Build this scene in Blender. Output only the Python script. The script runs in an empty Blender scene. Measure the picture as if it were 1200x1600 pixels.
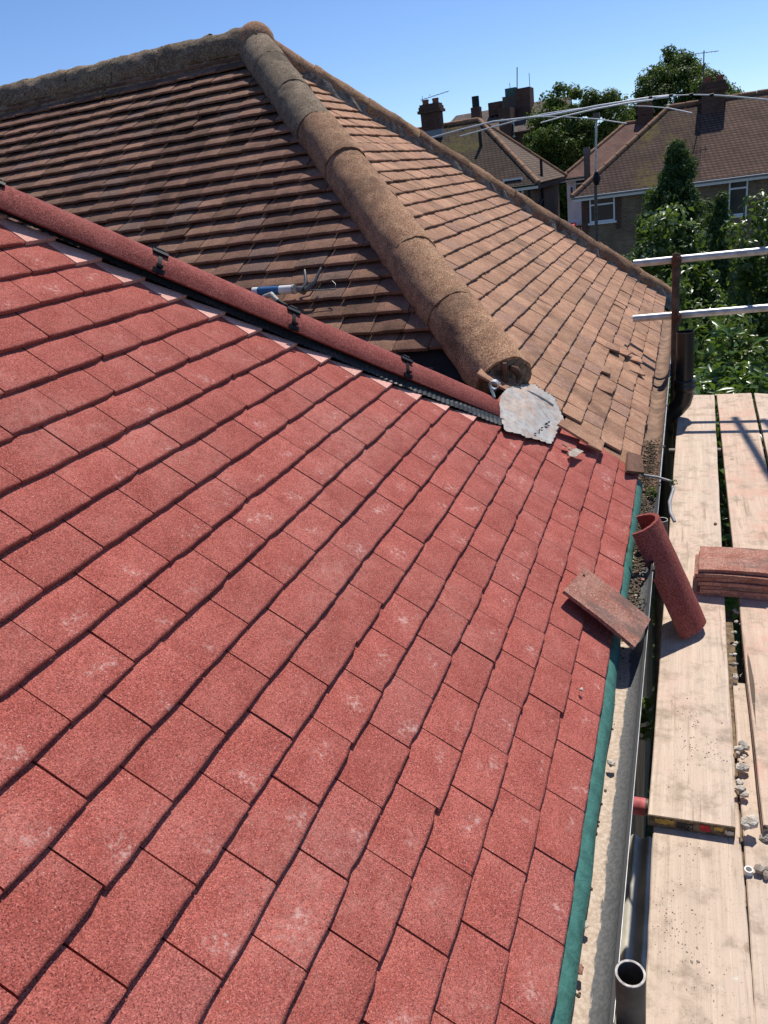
import bpy, bmesh, math, random
import numpy as np
from mathutils import Matrix, Vector

# ------------------------------------------------------------------ camera, sky, sun, exposure
sc = bpy.context.scene
COL = sc.collection
RAD = math.radians
CAM = np.array([0.5831, -0.9011, 0.9781])
RW = np.array([[0.9323, 0.3378, -0.1294], [0.0198, -0.4050, -0.9141], [-0.3612, 0.8496, -0.3843]])
U_, _, V_ = np.linalg.svd(RW); RW = U_ @ V_
FPX = 1202.0
cam = bpy.data.cameras.new('camera'); camo = bpy.data.objects.new('camera', cam); COL.objects.link(camo)
m = Matrix.Identity(4)
for i in range(3):
    m[i][0] = RW[0][i]; m[i][1] = -RW[1][i]; m[i][2] = -RW[2][i]; m[i][3] = CAM[i]
camo.matrix_world = m
cam.sensor_fit = 'HORIZONTAL'; cam.sensor_width = 36.0; cam.lens = 36.0 * FPX / 1200.0
cam.clip_start = 0.02; cam.clip_end = 6000
sc.camera = camo

SUN = np.array([0.09, 0.57, 1.0]); SUN = SUN / np.linalg.norm(SUN)
SUN_EL = math.asin(SUN[2]); SUN_AZ = math.atan2(SUN[0], SUN[1])
w = bpy.data.worlds.new('World'); sc.world = w; w.use_nodes = True
nt = w.node_tree
for n_ in list(nt.nodes): nt.nodes.remove(n_)
sky = nt.nodes.new('ShaderNodeTexSky'); sky.sky_type = 'NISHITA'; sky.sun_disc = False
sky.sun_elevation = SUN_EL; sky.sun_rotation = SUN_AZ; sky.altitude = 0; sky.air_density = 0.8; sky.dust_density = 0.0; sky.ozone_density = 4.0
bg = nt.nodes.new('ShaderNodeBackground'); bg.inputs['Strength'].default_value = 0.098
wo = nt.nodes.new('ShaderNodeOutputWorld')
tint = nt.nodes.new('ShaderNodeMix'); tint.data_type = 'RGBA'; tint.blend_type = 'MULTIPLY'; tint.inputs[0].default_value = 1.0; tint.inputs[7].default_value = (1.0, 1.09, 1.27, 1)
nt.links.new(sky.outputs[0], tint.inputs[6]); nt.links.new(tint.outputs[2], bg.inputs[0]); nt.links.new(bg.outputs[0], wo.inputs[0])
sl = bpy.data.lights.new('sun', 'SUN'); sl.energy = 4.7; sl.angle = RAD(0.53); sl.color = (1.0, 0.945, 0.86)
so = bpy.data.objects.new('sun', sl); COL.objects.link(so)
so.rotation_euler = Vector(SUN).to_track_quat('Z', 'Y').to_euler(); so.location = (3, 10, 20)
sc.view_settings.view_transform = 'Standard'; sc.view_settings.look = 'None'
sc.view_settings.exposure = 0.12; sc.view_settings.gamma = 1.0; sc.view_settings.use_curve_mapping = False

# ------------------------------------------------------------------ helpers
rnd = random.Random(7)
def V(*a): return np.array(a, float)
def ray(px, py):
    d = RW.T @ np.array([(px - 600) / FPX, (py - 800) / FPX, 1.0]); return d
def at(px, py, **k):
    d = ray(px, py)
    for ax, v in k.items():
        i = 'xyz'.index(ax); return CAM + d * (v - CAM[i]) / d[i]
def pr(X):
    v = RW @ (np.asarray(X, float) - CAM)
    return np.array([600 + FPX * v[0] / v[2], 800 + FPX * v[1] / v[2], v[2]])
TH = RAD(40.0); cT, sT = math.cos(TH), math.sin(TH)
BAS = np.array([[cT, 0, sT], [0, 1, 0], [-sT, 0, cT]])      # columns: down slope, along eave, normal
GAU = 0.10343; KB = 0.000279; TW = 0.165
def PA(a, b, n=0.0):
    v = a / GAU
    return BAS @ np.array([a, b, n + KB * v * v])
def onA(px, py, off=0.0):
    d = ray(px, py); n = BAS[:, 2]; return CAM + d * ((n * off - CAM) @ n) / (d @ n)
def hit(px, py, p0, n):
    d = ray(px, py); return CAM + d * ((p0 - CAM) @ n) / (d @ n)

WLOC = {}
def link(o, parent=None, loc=(0, 0, 0)):
    COL.objects.link(o); loc = np.asarray(loc, float); WLOC[o.name] = loc
    if parent is not None:
        o.parent = parent; loc = loc - WLOC[parent.name]
    o.location = loc
    return o
def tag(o, label=None, cat=None, group=None, kind=None):
    if label: o['label'] = label
    if cat: o['category'] = cat
    if group: o['group'] = group
    if kind: o['kind'] = kind
    return o
def empty(name, loc, label=None, cat=None, group=None):
    o = bpy.data.objects.new(name, None); o.empty_display_size = 0.1
    link(o, None, loc); return tag(o, label, cat, group)
def unit(v):
    v = np.asarray(v, float); return v / np.linalg.norm(v)
def frame(d, up=(0, 0, 1)):
    d = unit(d); s = np.cross(d, up)
    if np.linalg.norm(s) < 1e-6: s = np.cross(d, (1, 0, 0))
    s = unit(s); u = np.cross(s, d); return d, s, u

class MB:
    def __init__(s): s.v = []; s.f = []; s.sm = []
    def add(s, vs, fs, smooth=False):
        o = len(s.v); s.v += [tuple(map(float, p)) for p in vs]
        for f in fs: s.f.append(tuple(i + o for i in f)); s.sm.append(smooth)
        return s
    def box(s, c, ax, ay, az):
        c, ax, ay, az = [np.asarray(q, float) for q in (c, ax, ay, az)]
        vs = [c + sx * ax + sy * ay + sz * az for sz in (-1, 1) for sy in (-1, 1) for sx in (-1, 1)]
        return s.add(vs, [(0, 2, 3, 1), (4, 5, 7, 6), (0, 1, 5, 4), (2, 6, 7, 3), (0, 4, 6, 2), (1, 3, 7, 5)])
    def abox(s, lo, hi):
        lo = np.asarray(lo, float); hi = np.asarray(hi, float); h = (hi - lo) / 2
        return s.box((lo + hi) / 2, (h[0], 0, 0), (0, h[1], 0), (0, 0, h[2]))
    def tube(s, pts, r, seg=12, cap=True, open_wall=0.0):
        pts = [np.asarray(p, float) for p in pts]; n = len(pts)
        rs = r if hasattr(r, '__len__') else [r] * n
        rings = []; up = None
        for i, p in enumerate(pts):
            d = pts[min(i + 1, n - 1)] - pts[max(i - 1, 0)]
            d, sd, u = frame(d, up if up is not None else ((0, 0, 1) if abs(unit(d)[2]) < .95 else (0, 1, 0)))
            up = u
            rings.append([p + rs[i] * (math.cos(2 * math.pi * k / seg) * sd + math.sin(2 * math.pi * k / seg) * u) for k in range(seg)])
        vs = [q for rg in rings for q in rg]
        fs = [(i * seg + k, i * seg + (k + 1) % seg, (i + 1) * seg + (k + 1) % seg, (i + 1) * seg + k) for i in range(n - 1) for k in range(seg)]
        s.add(vs, fs, True)
        if cap:
            s.add(rings[0], [tuple(reversed(range(seg)))]); s.add(rings[-1], [tuple(range(seg))])
        return s
    def pipe(s, p0, p1, r, wall, seg=24):          # hollow pipe with rim
        d, sd, u = frame(np.asarray(p1, float) - p0, (0, 1, 0) if abs(unit(np.asarray(p1, float) - p0)[2]) > .9 else (0, 0, 1))
        R = lambda p, rr: [np.asarray(p, float) + rr * (math.cos(2 * math.pi * k / seg) * sd + math.sin(2 * math.pi * k / seg) * u) for k in range(seg)]
        a, b, c, e = R(p0, r), R(p1, r), R(p1, r - wall), R(p0, r - wall)
        q = lambda A, Bq: [(A * seg + k, A * seg + (k + 1) % seg, Bq * seg + (k + 1) % seg, Bq * seg + k) for k in range(seg)]
        o = a + b + c + e
        s.add(o, q(0, 1), True); s.add(b + c, q(0, 1)); s.add(c + e, q(0, 1), True); s.add(e + a, q(0, 1))
        return s
    def prism(s, poly, n, t):                      # polygon (ccw seen from +n), extruded down by t
        n = np.asarray(n, float); k = len(poly); lo = [np.asarray(p, float) - n * t for p in poly]
        s.add(list(poly) + lo, [tuple(range(k)), tuple(reversed(range(k, 2 * k)))] + [(i, i + k, (i + 1) % k + k, (i + 1) % k) for i in range(k)])
        return s
    def quad(s, *p): return s.add(p, [tuple(range(len(p)))])
    def build(s, name, mat, parent=None, origin=None):
        me = bpy.data.meshes.new(name); vs = np.array(s.v)
        if origin is None: origin = WLOC[parent.name] if parent is not None else np.append(vs[:, :2].mean(0), vs[:, 2].min())
        origin = np.asarray(origin, float)
        me.from_pydata((vs - origin).tolist(), [], s.f); me.polygons.foreach_set('use_smooth', s.sm)
        me.materials.append(mat); me.update()
        return link(bpy.data.objects.new(name, me), parent, origin)

# ------------------------------------------------------------------ materials
class NT:
    def __init__(s, name):
        s.m = bpy.data.materials.new(name); s.m.use_nodes = True; s.t = s.m.node_tree; s.b = s.t.nodes['Principled BSDF']
        s.out = s.t.nodes['Material Output']
        s.tc = s.t.nodes.new('ShaderNodeTexCoord'); s.oi = s.t.nodes.new('ShaderNodeObjectInfo')
    def n(s, ty, **props):
        o = s.t.nodes.new(ty)
        for k, v in props.items(): setattr(o, k, v)
        return o
    def set(s, sock, v):
        if hasattr(v, 'is_linked') or isinstance(v, bpy.types.NodeSocket): s.t.links.new(v, sock)
        else: sock.default_value = v
    def math(s, op, a, b=0.0, c=None, clamp=False):
        o = s.n('ShaderNodeMath', operation=op, use_clamp=clamp); s.set(o.inputs[0], a); s.set(o.inputs[1], b)
        if c is not None: s.set(o.inputs[2], c)
        return o.outputs[0]
    def vmath(s, op, a, b):
        o = s.n('ShaderNodeVectorMath', operation=op); s.set(o.inputs[0], a); s.set(o.inputs[1], b); return o.outputs[0]
    def coords(s, rand=True, scale=None, world=False):
        v = s.n('ShaderNodeNewGeometry').outputs['Position'] if world else s.tc.outputs['Object']
        if rand and not world:
            c = s.n('ShaderNodeCombineXYZ')
            for i, k in enumerate((37.0, 71.0, 13.0)): s.set(c.inputs[i], s.math('MULTIPLY', s.oi.outputs['Random'], k))
            v = s.vmath('ADD', v, c.outputs[0])
        if scale is not None: v = s.vmath('MULTIPLY', v, scale)
        return v
    def noise(s, vec, scale, detail=3.0, rough=0.55):
        o = s.n('ShaderNodeTexNoise'); s.set(o.inputs['Vector'], vec); o.inputs['Scale'].default_value = scale
        o.inputs['Detail'].default_value = detail; o.inputs['Roughness'].default_value = rough; return o.outputs['Fac']
    def ramp(s, fac, lo, hi, a=0.0, b=1.0):
        o = s.n('ShaderNodeMapRange'); o.interpolation_type = 'SMOOTHSTEP'
        s.set(o.inputs['Value'], fac); s.set(o.inputs['From Min'], lo); s.set(o.inputs['From Max'], hi); s.set(o.inputs['To Min'], a); s.set(o.inputs['To Max'], b)
        return o.outputs[0]
    def mix(s, fac, a, b, mode='MIX'):
        o = s.n('ShaderNodeMix', data_type='RGBA', blend_type=mode, clamp_factor=True)
        s.set(o.inputs[0], fac)
        for i, c in ((6, a), (7, b)): s.set(o.inputs[i], (*c, 1.0) if isinstance(c, tuple) and len(c) == 3 else c)
        return o.outputs[2]
    def val(s, col, v):
        o = s.n('ShaderNodeHueSaturation'); s.set(o.inputs['Color'], col); s.set(o.inputs['Value'], v); return o.outputs[0]
    def bump(s, h, strength, dist):
        o = s.n('ShaderNodeBump'); s.set(o.inputs['Height'], h); o.inputs['Strength'].default_value = strength; o.inputs['Distance'].default_value = dist
        s.t.links.new(o.outputs[0], s.b.inputs['Normal'])
    def done(s, col, rough=0.85, spec=0.3, metal=0.0):
        s.set(s.b.inputs['Base Color'], (*col, 1.0) if isinstance(col, tuple) and len(col) == 3 else col)
        s.set(s.b.inputs['Roughness'], rough); s.b.inputs['Specular IOR Level'].default_value = spec; s.b.inputs['Metallic'].default_value = metal
        return s.m
def col8(r, g, b):
    f = lambda c: (c / 255 / 12.92) if c / 255 <= .04045 else ((c / 255 + .055) / 1.055) ** 2.4
    return (f(r), f(g), f(b))

def mat_simple(name, col, rough=.7, spec=.3, metal=0.0, var=.25, scale=20.0, bump=0.0, bscale=200., bdist=.002):
    k = NT(name); v = k.coords()
    c = k.val((*col, 1.0), k.ramp(k.noise(v, scale, 5), .25, .75, 1 - var, 1 + var))
    if bump: k.bump(k.noise(v, bscale, 4), bump, bdist)
    return k.done(c, rough, spec, metal)

def mat_tile(name, base, light, dark, scuff=0.0, rndv=.16, lichen=None, grit=340., bump=.55, stain=0.0, spot=0.0, odd=None, grain=.22, smear=0.0, dust=0.0):
    k = NT(name); v = k.coords(); r = k.oi.outputs['Random']
    r2 = k.math('FRACT', k.math('MULTIPLY', r, 17.37)); r3 = k.math('FRACT', k.math('MULTIPLY', r, 91.73))
    at_ = k.n('ShaderNodeAttribute', attribute_name='rnd').outputs['Fac']
    r4 = k.math('FRACT', k.math('ADD', r2, at_))
    big = k.noise(v, 14., 4); mid = k.noise(v, 75., 5, .65); g = k.noise(v, grit, 3, .8); g2 = k.noise(v, grit * 2.3, 2, .7)
    c = k.mix(k.ramp(big, .3, .7), base, light)
    if odd: c = k.mix(k.math('MULTIPLY', k.math('GREATER_THAN', r4, .9), .75), c, odd)
    c = k.mix(k.ramp(mid, .48, .75, 0, .45), c, light)
    vg = k.n('ShaderNodeTexVoronoi'); k.set(vg.inputs['Vector'], v); vg.inputs['Scale'].default_value = grit * 1.7
    sg = k.n('ShaderNodeSeparateColor'); k.set(sg.inputs[0], vg.outputs['Color'])
    c = k.val(c, k.ramp(sg.outputs[0], 0.0, 1.0, 1 - grain, 1 + grain))
    c = k.mix(k.math('MULTIPLY', k.math('GREATER_THAN', sg.outputs[1], .90), .55), c, tuple(min(.8, x * 1.5 + .06) for x in light))
    c = k.mix(k.math('MULTIPLY', k.math('GREATER_THAN', sg.outputs[2], .91), .8), c, dark)
    c = k.mix(k.ramp(g, .52, .68, 0, .6), c, dark)
    if stain:
        wv = k.coords(world=True); c = k.mix(k.ramp(k.noise(wv, 3.2, 6, .65), .5, .68, 0, stain), c, dark)
    if smear: c = k.mix(k.ramp(k.noise(k.vmath('MULTIPLY', v, (5., 12., 9.)), 1.0, 6, .65), .47, .68, 0, smear), c, dark)
    if dust:
        wv = k.coords(world=True); c = k.mix(k.math('MULTIPLY', k.math('MULTIPLY', k.ramp(k.noise(wv, 2.3, 5, .6), .46, .68), k.ramp(k.noise(wv, 60., 6, .75), .36, .66)), dust), c, (.60, .33, .27))
        c = k.mix(k.ramp(k.noise(wv, 3.1, 4, .6), .55, .72, 0, dust * .55), c, dark)
    if lichen:
        wv = k.coords(world=True)
        la = k.math('MULTIPLY', k.ramp(k.noise(wv, 1.3, 4), .42, .62), k.ramp(k.noise(wv, 46., 5, .7), .52, .66))
        c = k.mix(k.math('MULTIPLY', la, .8), c, lichen)
    if spot:
        wv = k.coords(world=True); vo = k.n('ShaderNodeTexVoronoi'); k.set(vo.inputs['Vector'], wv); vo.inputs['Scale'].default_value = 26.
        sp = k.math('MULTIPLY', k.math('LESS_THAN', k.math('ADD', vo.outputs['Distance'], k.math('MULTIPLY', mid, .3)), .26), k.ramp(k.noise(wv, 5., 3), .5, .62))
        c = k.mix(k.math('MULTIPLY', sp, spot), c, (.42, .38, .33))
    c = k.val(c, k.math('ADD', k.math('MULTIPLY', k.math('SUBTRACT', r4, .5), 2 * rndv), 1.0))
    if scuff:
        s = k.n('ShaderNodeSeparateXYZ'); k.set(s.inputs[0], k.tc.outputs['Object'])
        r5 = k.math('FRACT', k.math('MULTIPLY', r, 53.91)); wob = k.math('MULTIPLY', k.math('SUBTRACT', big, .5), .10)
        dx = k.math('DIVIDE', k.math('ADD', k.math('ADD', s.outputs[0], wob), k.math('MULTIPLY_ADD', r5, .035, .012)), k.math('MULTIPLY_ADD', r3, .030, .016))
        dy = k.math('DIVIDE', k.math('ADD', k.math('ADD', s.outputs[1], wob), k.math('MULTIPLY', k.math('SUBTRACT', r3, .5), .09)), k.math('MULTIPLY_ADD', r5, .045, .018))
        d = k.math('SQRT', k.math('ADD', k.math('MULTIPLY', dx, dx), k.math('MULTIPLY', dy, dy)))
        m1 = k.ramp(d, .0, 1.5, 1.0, 0.0)
        sc_ = k.ramp(k.math('ADD', k.noise(v, 85., 8, .78), k.math('MULTIPLY', m1, .10)), .57, .70)
        sc_ = k.math('MULTIPLY', k.math('MULTIPLY', sc_, m1), k.ramp(r2, .05, .8, .05, 1.0))
        c = k.mix(k.math('MULTIPLY', sc_, scuff), c, (.70, .46, .40))
        c = k.mix(k.ramp(k.noise(v, 230., 2, .5), .69, .735, 0, .7), c, (.62, .44, .38))
    h = k.math('ADD', k.math('MULTIPLY', g, .9), k.math('ADD', k.math('MULTIPLY', mid, .6), k.math('MULTIPLY', sg.outputs[0], .45))); k.bump(h, bump, .0022)
    return k.done(c, .92, .2)

M = {}
M['red'] = mat_tile('red_concrete_tile', (.36, .087, .066), (.45, .127, .098), (.11, .023, .019), grain=.28, dust=.35, scuff=.7, rndv=.075, odd=(.36, .105, .085))
M['pinkcut'] = mat_tile('cut_red_tile', (.66, .33, .27), (.72, .40, .33), (.50, .21, .17), rndv=.10, bump=.25)
M['redhip'] = mat_tile('red_hip_tile', (.27, .066, .054), (.34, .098, .08), (.10, .024, .021), rndv=.06, bump=1.0, grit=240., grain=.3)
M['orange'] = mat_tile('weathered_orange_tile', (.37, .19, .115), (.47, .27, .17), (.12, .062, .045), rndv=.20, grain=.3, stain=.55, lichen=(.36, .28, .17), spot=.4, grit=300., odd=(.25, .145, .11))
M['brown'] = mat_tile('weathered_brown_tile', (.185, .096, .066), (.275, .145, .098), (.05, .03, .024), grain=.4, rndv=.34, stain=.45, lichen=(.20, .155, .065), spot=.7, grit=280., odd=(.10, .07, .062))
M['oldhip'] = mat_tile('sandy_hip_tile', (.30, .155, .088), (.43, .25, .145), (.07, .04, .028), rndv=.14, stain=.55, lichen=(.17, .155, .10), grit=170., bump=1.0, grain=.5)
M['oldhip2'] = mat_tile('grey_lichened_hip_tile', (.185, .135, .09), (.30, .225, .155), (.05, .038, .028), rndv=.14, stain=.6, lichen=(.20, .17, .08), grit=150., bump=1.0, grain=.5, spot=.5)
M['farhip'] = mat_tile('mossy_hip_tile', (.24, .125, .075), (.32, .18, .11), (.065, .045, .03), rndv=.16, stain=.6, lichen=(.33, .24, .07), grit=130., bump=1.0, grain=.4)
M['ridge'] = mat_tile('lichened_ridge_tile', (.16, .115, .078), (.25, .185, .125), (.045, .034, .025), rndv=.15, stain=.5, lichen=(.22, .18, .06), spot=.9, grit=90., bump=1.0, grain=.45)
M['clay'] = mat_tile('old_clay_tile', (.33, .125, .085), (.42, .22, .165), (.13, .095, .08), rndv=.16, stain=.0, smear=.8, grit=150., bump=.4, grain=.12)
M['deck'] = mat_simple('dark_felt_deck', (.02, .018, .017), .9)
M['felt'] = mat_simple('green_eaves_felt', (.058, .175, .142), .65, .3, var=.24, scale=35, bump=.7, bscale=110, bdist=.003)
M['black'] = mat_simple('black_plastic', (.009, .009, .010), .55, .25, var=.2)
M['mesh'] = mat_simple('black_hip_roll', (.035, .037, .038), .5, .4, var=.35, scale=90)
M['blackpipe'] = mat_simple('black_soil_pipe', (.010, .010, .011), .32, .5, var=.2)
M['lead'] = NT('lead_sheet')
k = M['lead']; v = k.coords(); c = k.mix(k.ramp(k.noise(v, 11., 6, .65), .40, .66), (.43, .415, .39), (.46, .35, .28))
c = k.mix(k.ramp(k.noise(v, 34., 5, .7), .46, .70, 0, .8), c, (.25, .21, .18)); k.bump(k.noise(v, 30., 5), .8, .006); M['lead'] = k.done(c, .62, .35, .1)
M['mortar'] = mat_simple('grey_mortar', (.20, .175, .15), .95, .15, var=.5, scale=25, bump=1., bscale=60., bdist=.01)
M['bedding'] = mat_simple('brown_bedding_mortar', (.24, .175, .12), .95, .15, var=.5, scale=30, bump=1., bscale=70., bdist=.012)
M['rust'] = mat_simple('rusty_iron', (.115, .055, .035), .8, .3, var=.5, scale=30, bump=.6, bscale=120)
M['galv'] = NT('galvanised_tube'); k = M['galv']; v = k.coords(scale=(1, 1, 1)); c = k.val((.50, .50, .49, 1), k.ramp(k.noise(v, 18., 5), .3, .7, .72, 1.12)); k.bump(k.noise(v, 70., 3), .15, .002); M['galv'] = k.done(c, .42, .5, .55)
M['tubedk'] = mat_simple('weathered_steel_tube', (.115, .10, .088), .6, .4, .3, var=.4, scale=25)
M['tuberim'] = mat_simple('bare_steel_rim', (.40, .375, .34), .65, .3, .0, var=.45, scale=120)
M['oldtube'] = mat_simple('brown_grey_steel_tube', (.105, .075, .058), .75, .3, .2, var=.45, scale=22, bump=.3, bscale=90)
M['redpaint'] = mat_simple('red_painted_tube', (.52, .12, .13), .6, .3, var=.35, scale=40)
M['white'] = mat_simple('white_plastic', (.74, .73, .70), .45, .4, var=.06)
M['fibre'] = mat_simple('white_fibreglass', (.66, .67, .68), .4, .4, var=.06)
M['stone'] = mat_simple('mortar_rubble', (.52, .46, .38), .95, .2, var=.3, scale=45, bump=1., bscale=90., bdist=.006)
M['flint'] = mat_simple('pale_debris', (.40, .33, .265), .8, .3, var=.4, scale=60)
M['dirt'] = mat_simple('gutter_dirt', (.15, .115, .082), .95, .15, var=.6, scale=60, bump=1., bscale=80., bdist=.012)
M['hose'] = mat_simple('grey_hose', (.30, .30, .30), .5, .4, var=.2)
M['blue'] = mat_simple('blue_label', (.035, .12, .27), .5, .3, var=.1)
M['greytool'] = mat_simple('worn_grey_metal', (.16, .155, .15), .45, .5, .6, var=.4, scale=60)
M['darkpaint'] = mat_simple('black_marker', (.012, .012, .012), .7)
M['redmark'] = mat_simple('red_paint_mark', (.42, .03, .035), .7, var=.3, scale=80)
M['yelmark'] = mat_simple('yellow_paint_mark', (.40, .25, .06), .8, var=.4, scale=80)
M['glass'] = NT('window_glass').done((.03, .04, .045), .06, .7)
M['upvc'] = mat_simple('white_window_frame', (.72, .73, .74), .4, .4, var=.04)
M['render'] = mat_simple('white_render', (.78, .75, .74), .85, .2, var=.08, scale=2.)
M['pot'] = mat_simple('terracotta_pot', (.26, .10, .06), .85, .2, var=.3)
M['leadfl'] = mat_simple('grey_lead_flashing', (.20, .22, .25), .6, .4, var=.2)
M['dark'] = mat_simple('dark_iron', (.02, .02, .02), .6, .3)
M['greenbox'] = mat_simple('green_copper_box', (.06, .13, .11), .7, .3)
M['redcloth'] = mat_simple('red_awning', (.55, .03, .06), .7, .2)
M['bark'] = mat_simple('bark', (.10, .075, .055), .95, .15, var=.4, scale=20)
M['cloud'] = None

def mat_gutter():
    k = NT('grey_gutter'); v = k.coords(rand=False)
    n1 = k.noise(k.vmath('MULTIPLY', v, (1, .35, 1)), 38., 6, .7)
    c = k.mix(k.ramp(k.noise(v, 120., 4), .35, .65), (.105, .105, .105), (.16, .16, .155))
    s = k.n('ShaderNodeSeparateXYZ'); k.set(s.inputs[0], k.tc.outputs['Object'])
    # dried silt lies on the wall side of the channel, with a ragged edge
    f = k.ramp(k.math('ADD', s.outputs[0], k.math('MULTIPLY', k.math('SUBTRACT', n1, .5), .034)), .013, .018, 1.0, 0.0)
    c = k.mix(f, c, k.mix(k.ramp(k.noise(v, 90., 5), .35, .7), (.44, .33, .24), (.60, .50, .40)))
    k.bump(k.math('MULTIPLY', f, k.noise(v, 160., 5)), .5, .004)
    return k.done(c, .7, .3)
M['gutter'] = mat_gutter()

def mat_wood(name, seed, tint, pink):
    k = NT(name); v = k.coords(rand=True)
    g = k.noise(k.vmath('MULTIPLY', v, (60., 1.6, 60.)), 1.0, 6, .7); g2 = k.noise(k.vmath('MULTIPLY', v, (420., 6., 420.)), 1.0, 3, .6)
    c = k.mix(k.ramp(g, .32, .7), tuple(x * .80 for x in tint), tint)
    c = k.mix(k.ramp(g2, .54, .70, 0, .45), c, tuple(x * .52 for x in tint))
    c = k.mix(k.ramp(k.noise(v, 6., 5, .65), .45, .7, 0, .85), c, pink)
    c = k.mix(k.ramp(k.noise(v, 11., 7, .75), .46, .70, 0, .85), c, (.33, .255, .19))
    c = k.mix(k.ramp(k.noise(k.vmath('MULTIPLY', v, (26., 1.1, 26.)), 1.0, 5, .7), .60, .66, 0, .6), c, (.30, .22, .155))
    c = k.mix(k.ramp(k.noise(k.vmath('MULTIPLY', v, (30., .55, 30.)), 1.0, 2, .4), .708, .716, 0, .85), c, (.06, .04, .03))
    c = k.mix(k.ramp(k.noise(v, 190., 3, .8), .63, .69, 0, .9), c, (.12, .085, .06))
    c = k.mix(k.ramp(k.noise(v, 33., 4, .7), .66, .74, 0, .7), c, (.66, .62, .56))
    vk = k.n('ShaderNodeTexVoronoi'); k.set(vk.inputs['Vector'], k.vmath('MULTIPLY', v, (4.2, 3.0, 0.0))); vk.inputs['Scale'].default_value = 1.0
    sk = k.n('ShaderNodeSeparateColor'); k.set(sk.inputs[0], vk.outputs['Color']); kd = k.math('ADD', vk.outputs['Distance'], k.math('MULTIPLY', k.noise(v, 60., 3), .02))
    kn_ = k.math('MULTIPLY', k.math('GREATER_THAN', sk.outputs[0], .62), k.ramp(kd, .045, .075, 1.0, 0.0)); c = k.mix(k.math('MULTIPLY', kn_, .6), c, (.27, .17, .10))
    k.bump(k.math('ADD', k.math('MULTIPLY', g, .8), g2), .45, .002)
    return k.done(c, .9, .15)
M['wood1'] = mat_wood('bleached_board', 1, (.68, .54, .42), (.64, .46, .37))
M['wood2'] = mat_wood('pink_dusted_board', 2, (.68, .51, .385), (.61, .35, .265))
M['wood3'] = mat_wood('bleached_board_near', 3, (.66, .52, .405), (.62, .48, .375))
M['woodend'] = mat_simple('board_end_grain', (.17, .12, .075), .9, .2, var=.5, scale=60)

def wallvec(k, sc_):
    s = k.n('ShaderNodeSeparateXYZ'); k.set(s.inputs[0], k.coords(world=True)); c = k.n('ShaderNodeCombineXYZ')
    k.set(c.inputs[0], k.math('ADD', s.outputs[0], s.outputs[1])); k.set(c.inputs[1], s.outputs[2]); return k.vmath('MULTIPLY', c.outputs[0], (sc_, sc_, sc_))
def mat_brick(name, c1, c2, mortar, bw, bh, ms=.012, patch=None, bumpd=.01, patch_x=None, dark=(.05, .04, .03)):
    k = NT(name); b = k.n('ShaderNodeTexBrick'); k.set(b.inputs['Vector'], wallvec(k, 1.0))
    for nm, c in (('Color1', c1), ('Color2', c2), ('Mortar', mortar)): b.inputs[nm].default_value = (*c, 1)
    b.inputs['Scale'].default_value = 1.0; b.inputs['Mortar Size'].default_value = ms; b.inputs['Brick Width'].default_value = bw; b.inputs['Row Height'].default_value = bh
    wv = k.coords(world=True)
    c = k.val(b.outputs['Color'], k.ramp(k.noise(wv, 1.7, 6, .7), .25, .75, .72, 1.28))
    c = k.mix(k.ramp(k.noise(wv, 9., 5, .7), .55, .75, 0, .6), c, dark)
    if patch:
        f = k.math('MULTIPLY', k.ramp(k.noise(wv, .8, 6, .7), .40, .60), k.ramp(k.noise(wv, 7., 6, .75), .36, .62))
        if patch_x is not None:
            s = k.n('ShaderNodeSeparateXYZ'); k.set(s.inputs[0], wv)
            f = k.math('MULTIPLY', f, k.ramp(k.math('ADD', s.outputs[0], k.math('MULTIPLY', k.noise(wv, 1.2, 4), .8)), patch_x[0], patch_x[1]))
            f = k.math('MULTIPLY', f, k.ramp(s.outputs[0], patch_x[2], patch_x[3], 1.0, 0.0))
        c = k.mix(k.math('MULTIPLY', f, 1.7, clamp=True), c, patch)
    k.bump(k.math('ADD', b.outputs['Fac'], 0.0), -.6, bumpd)
    return k.done(c, .9, .15)
M['brick'] = mat_brick('yellow_stock_brick', (.215, .15, .09), (.16, .105, .062), (.20, .17, .13), .225, .075)
M['redbrick'] = mat_brick('red_brick', (.135, .058, .04), (.085, .04, .03), (.11, .085, .07), .225, .075)
M['froofR'] = mat_brick('far_brown_tiles', (.135, .078, .056), (.10, .060, .045), (.045, .03, .025), .17, .085, .02, patch=(.125, .095, .030), patch_x=(-1.2, -.4, .3, .9))
M['froofR2'] = mat_brick('far_pink_brown_tiles', (.185, .105, .072), (.145, .083, .058), (.06, .04, .033), .17, .085, .02)
M['froofL'] = mat_brick('far_moss_tiles', (.105, .068, .052), (.08, .055, .042), (.035, .025, .02), .17, .085, .02, patch=(.105, .088, .030), patch_x=(-14., -12., -7.9, -7.0))
M['froofL2'] = mat_brick('far_tan_tiles', (.20, .135, .095), (.165, .11, .08), (.08, .06, .045), .17, .085, .02)
M['froofW'] = mat_brick('far_red_tiles', (.19, .105, .080), (.16, .085, .066), (.11, .06, .048), .17, .085, .012)
M['froofF'] = mat_brick('far_grey_roof', (.15, .115, .095), (.13, .10, .085), (.10, .08, .07), .3, .12, .01)
def mat_ground():
    k = NT('garden_ground'); wv = k.coords(world=True)
    c = k.mix(k.ramp(k.noise(wv, .5, 6, .65), .4, .6), (.055, .08, .025), (.12, .095, .065)); c = k.mix(k.ramp(k.noise(wv, 9., 5), .45, .7), c, (.05, .055, .03))
    k.bump(k.noise(wv, 14., 5), .8, .05); return k.done(c, .95, .1)
M['ground'] = mat_ground()
M['asb'] = mat_simple('corrugated_cement', (.46, .43, .36), .9, .2, var=.35, scale=6, bump=.4, bscale=80)

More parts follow.
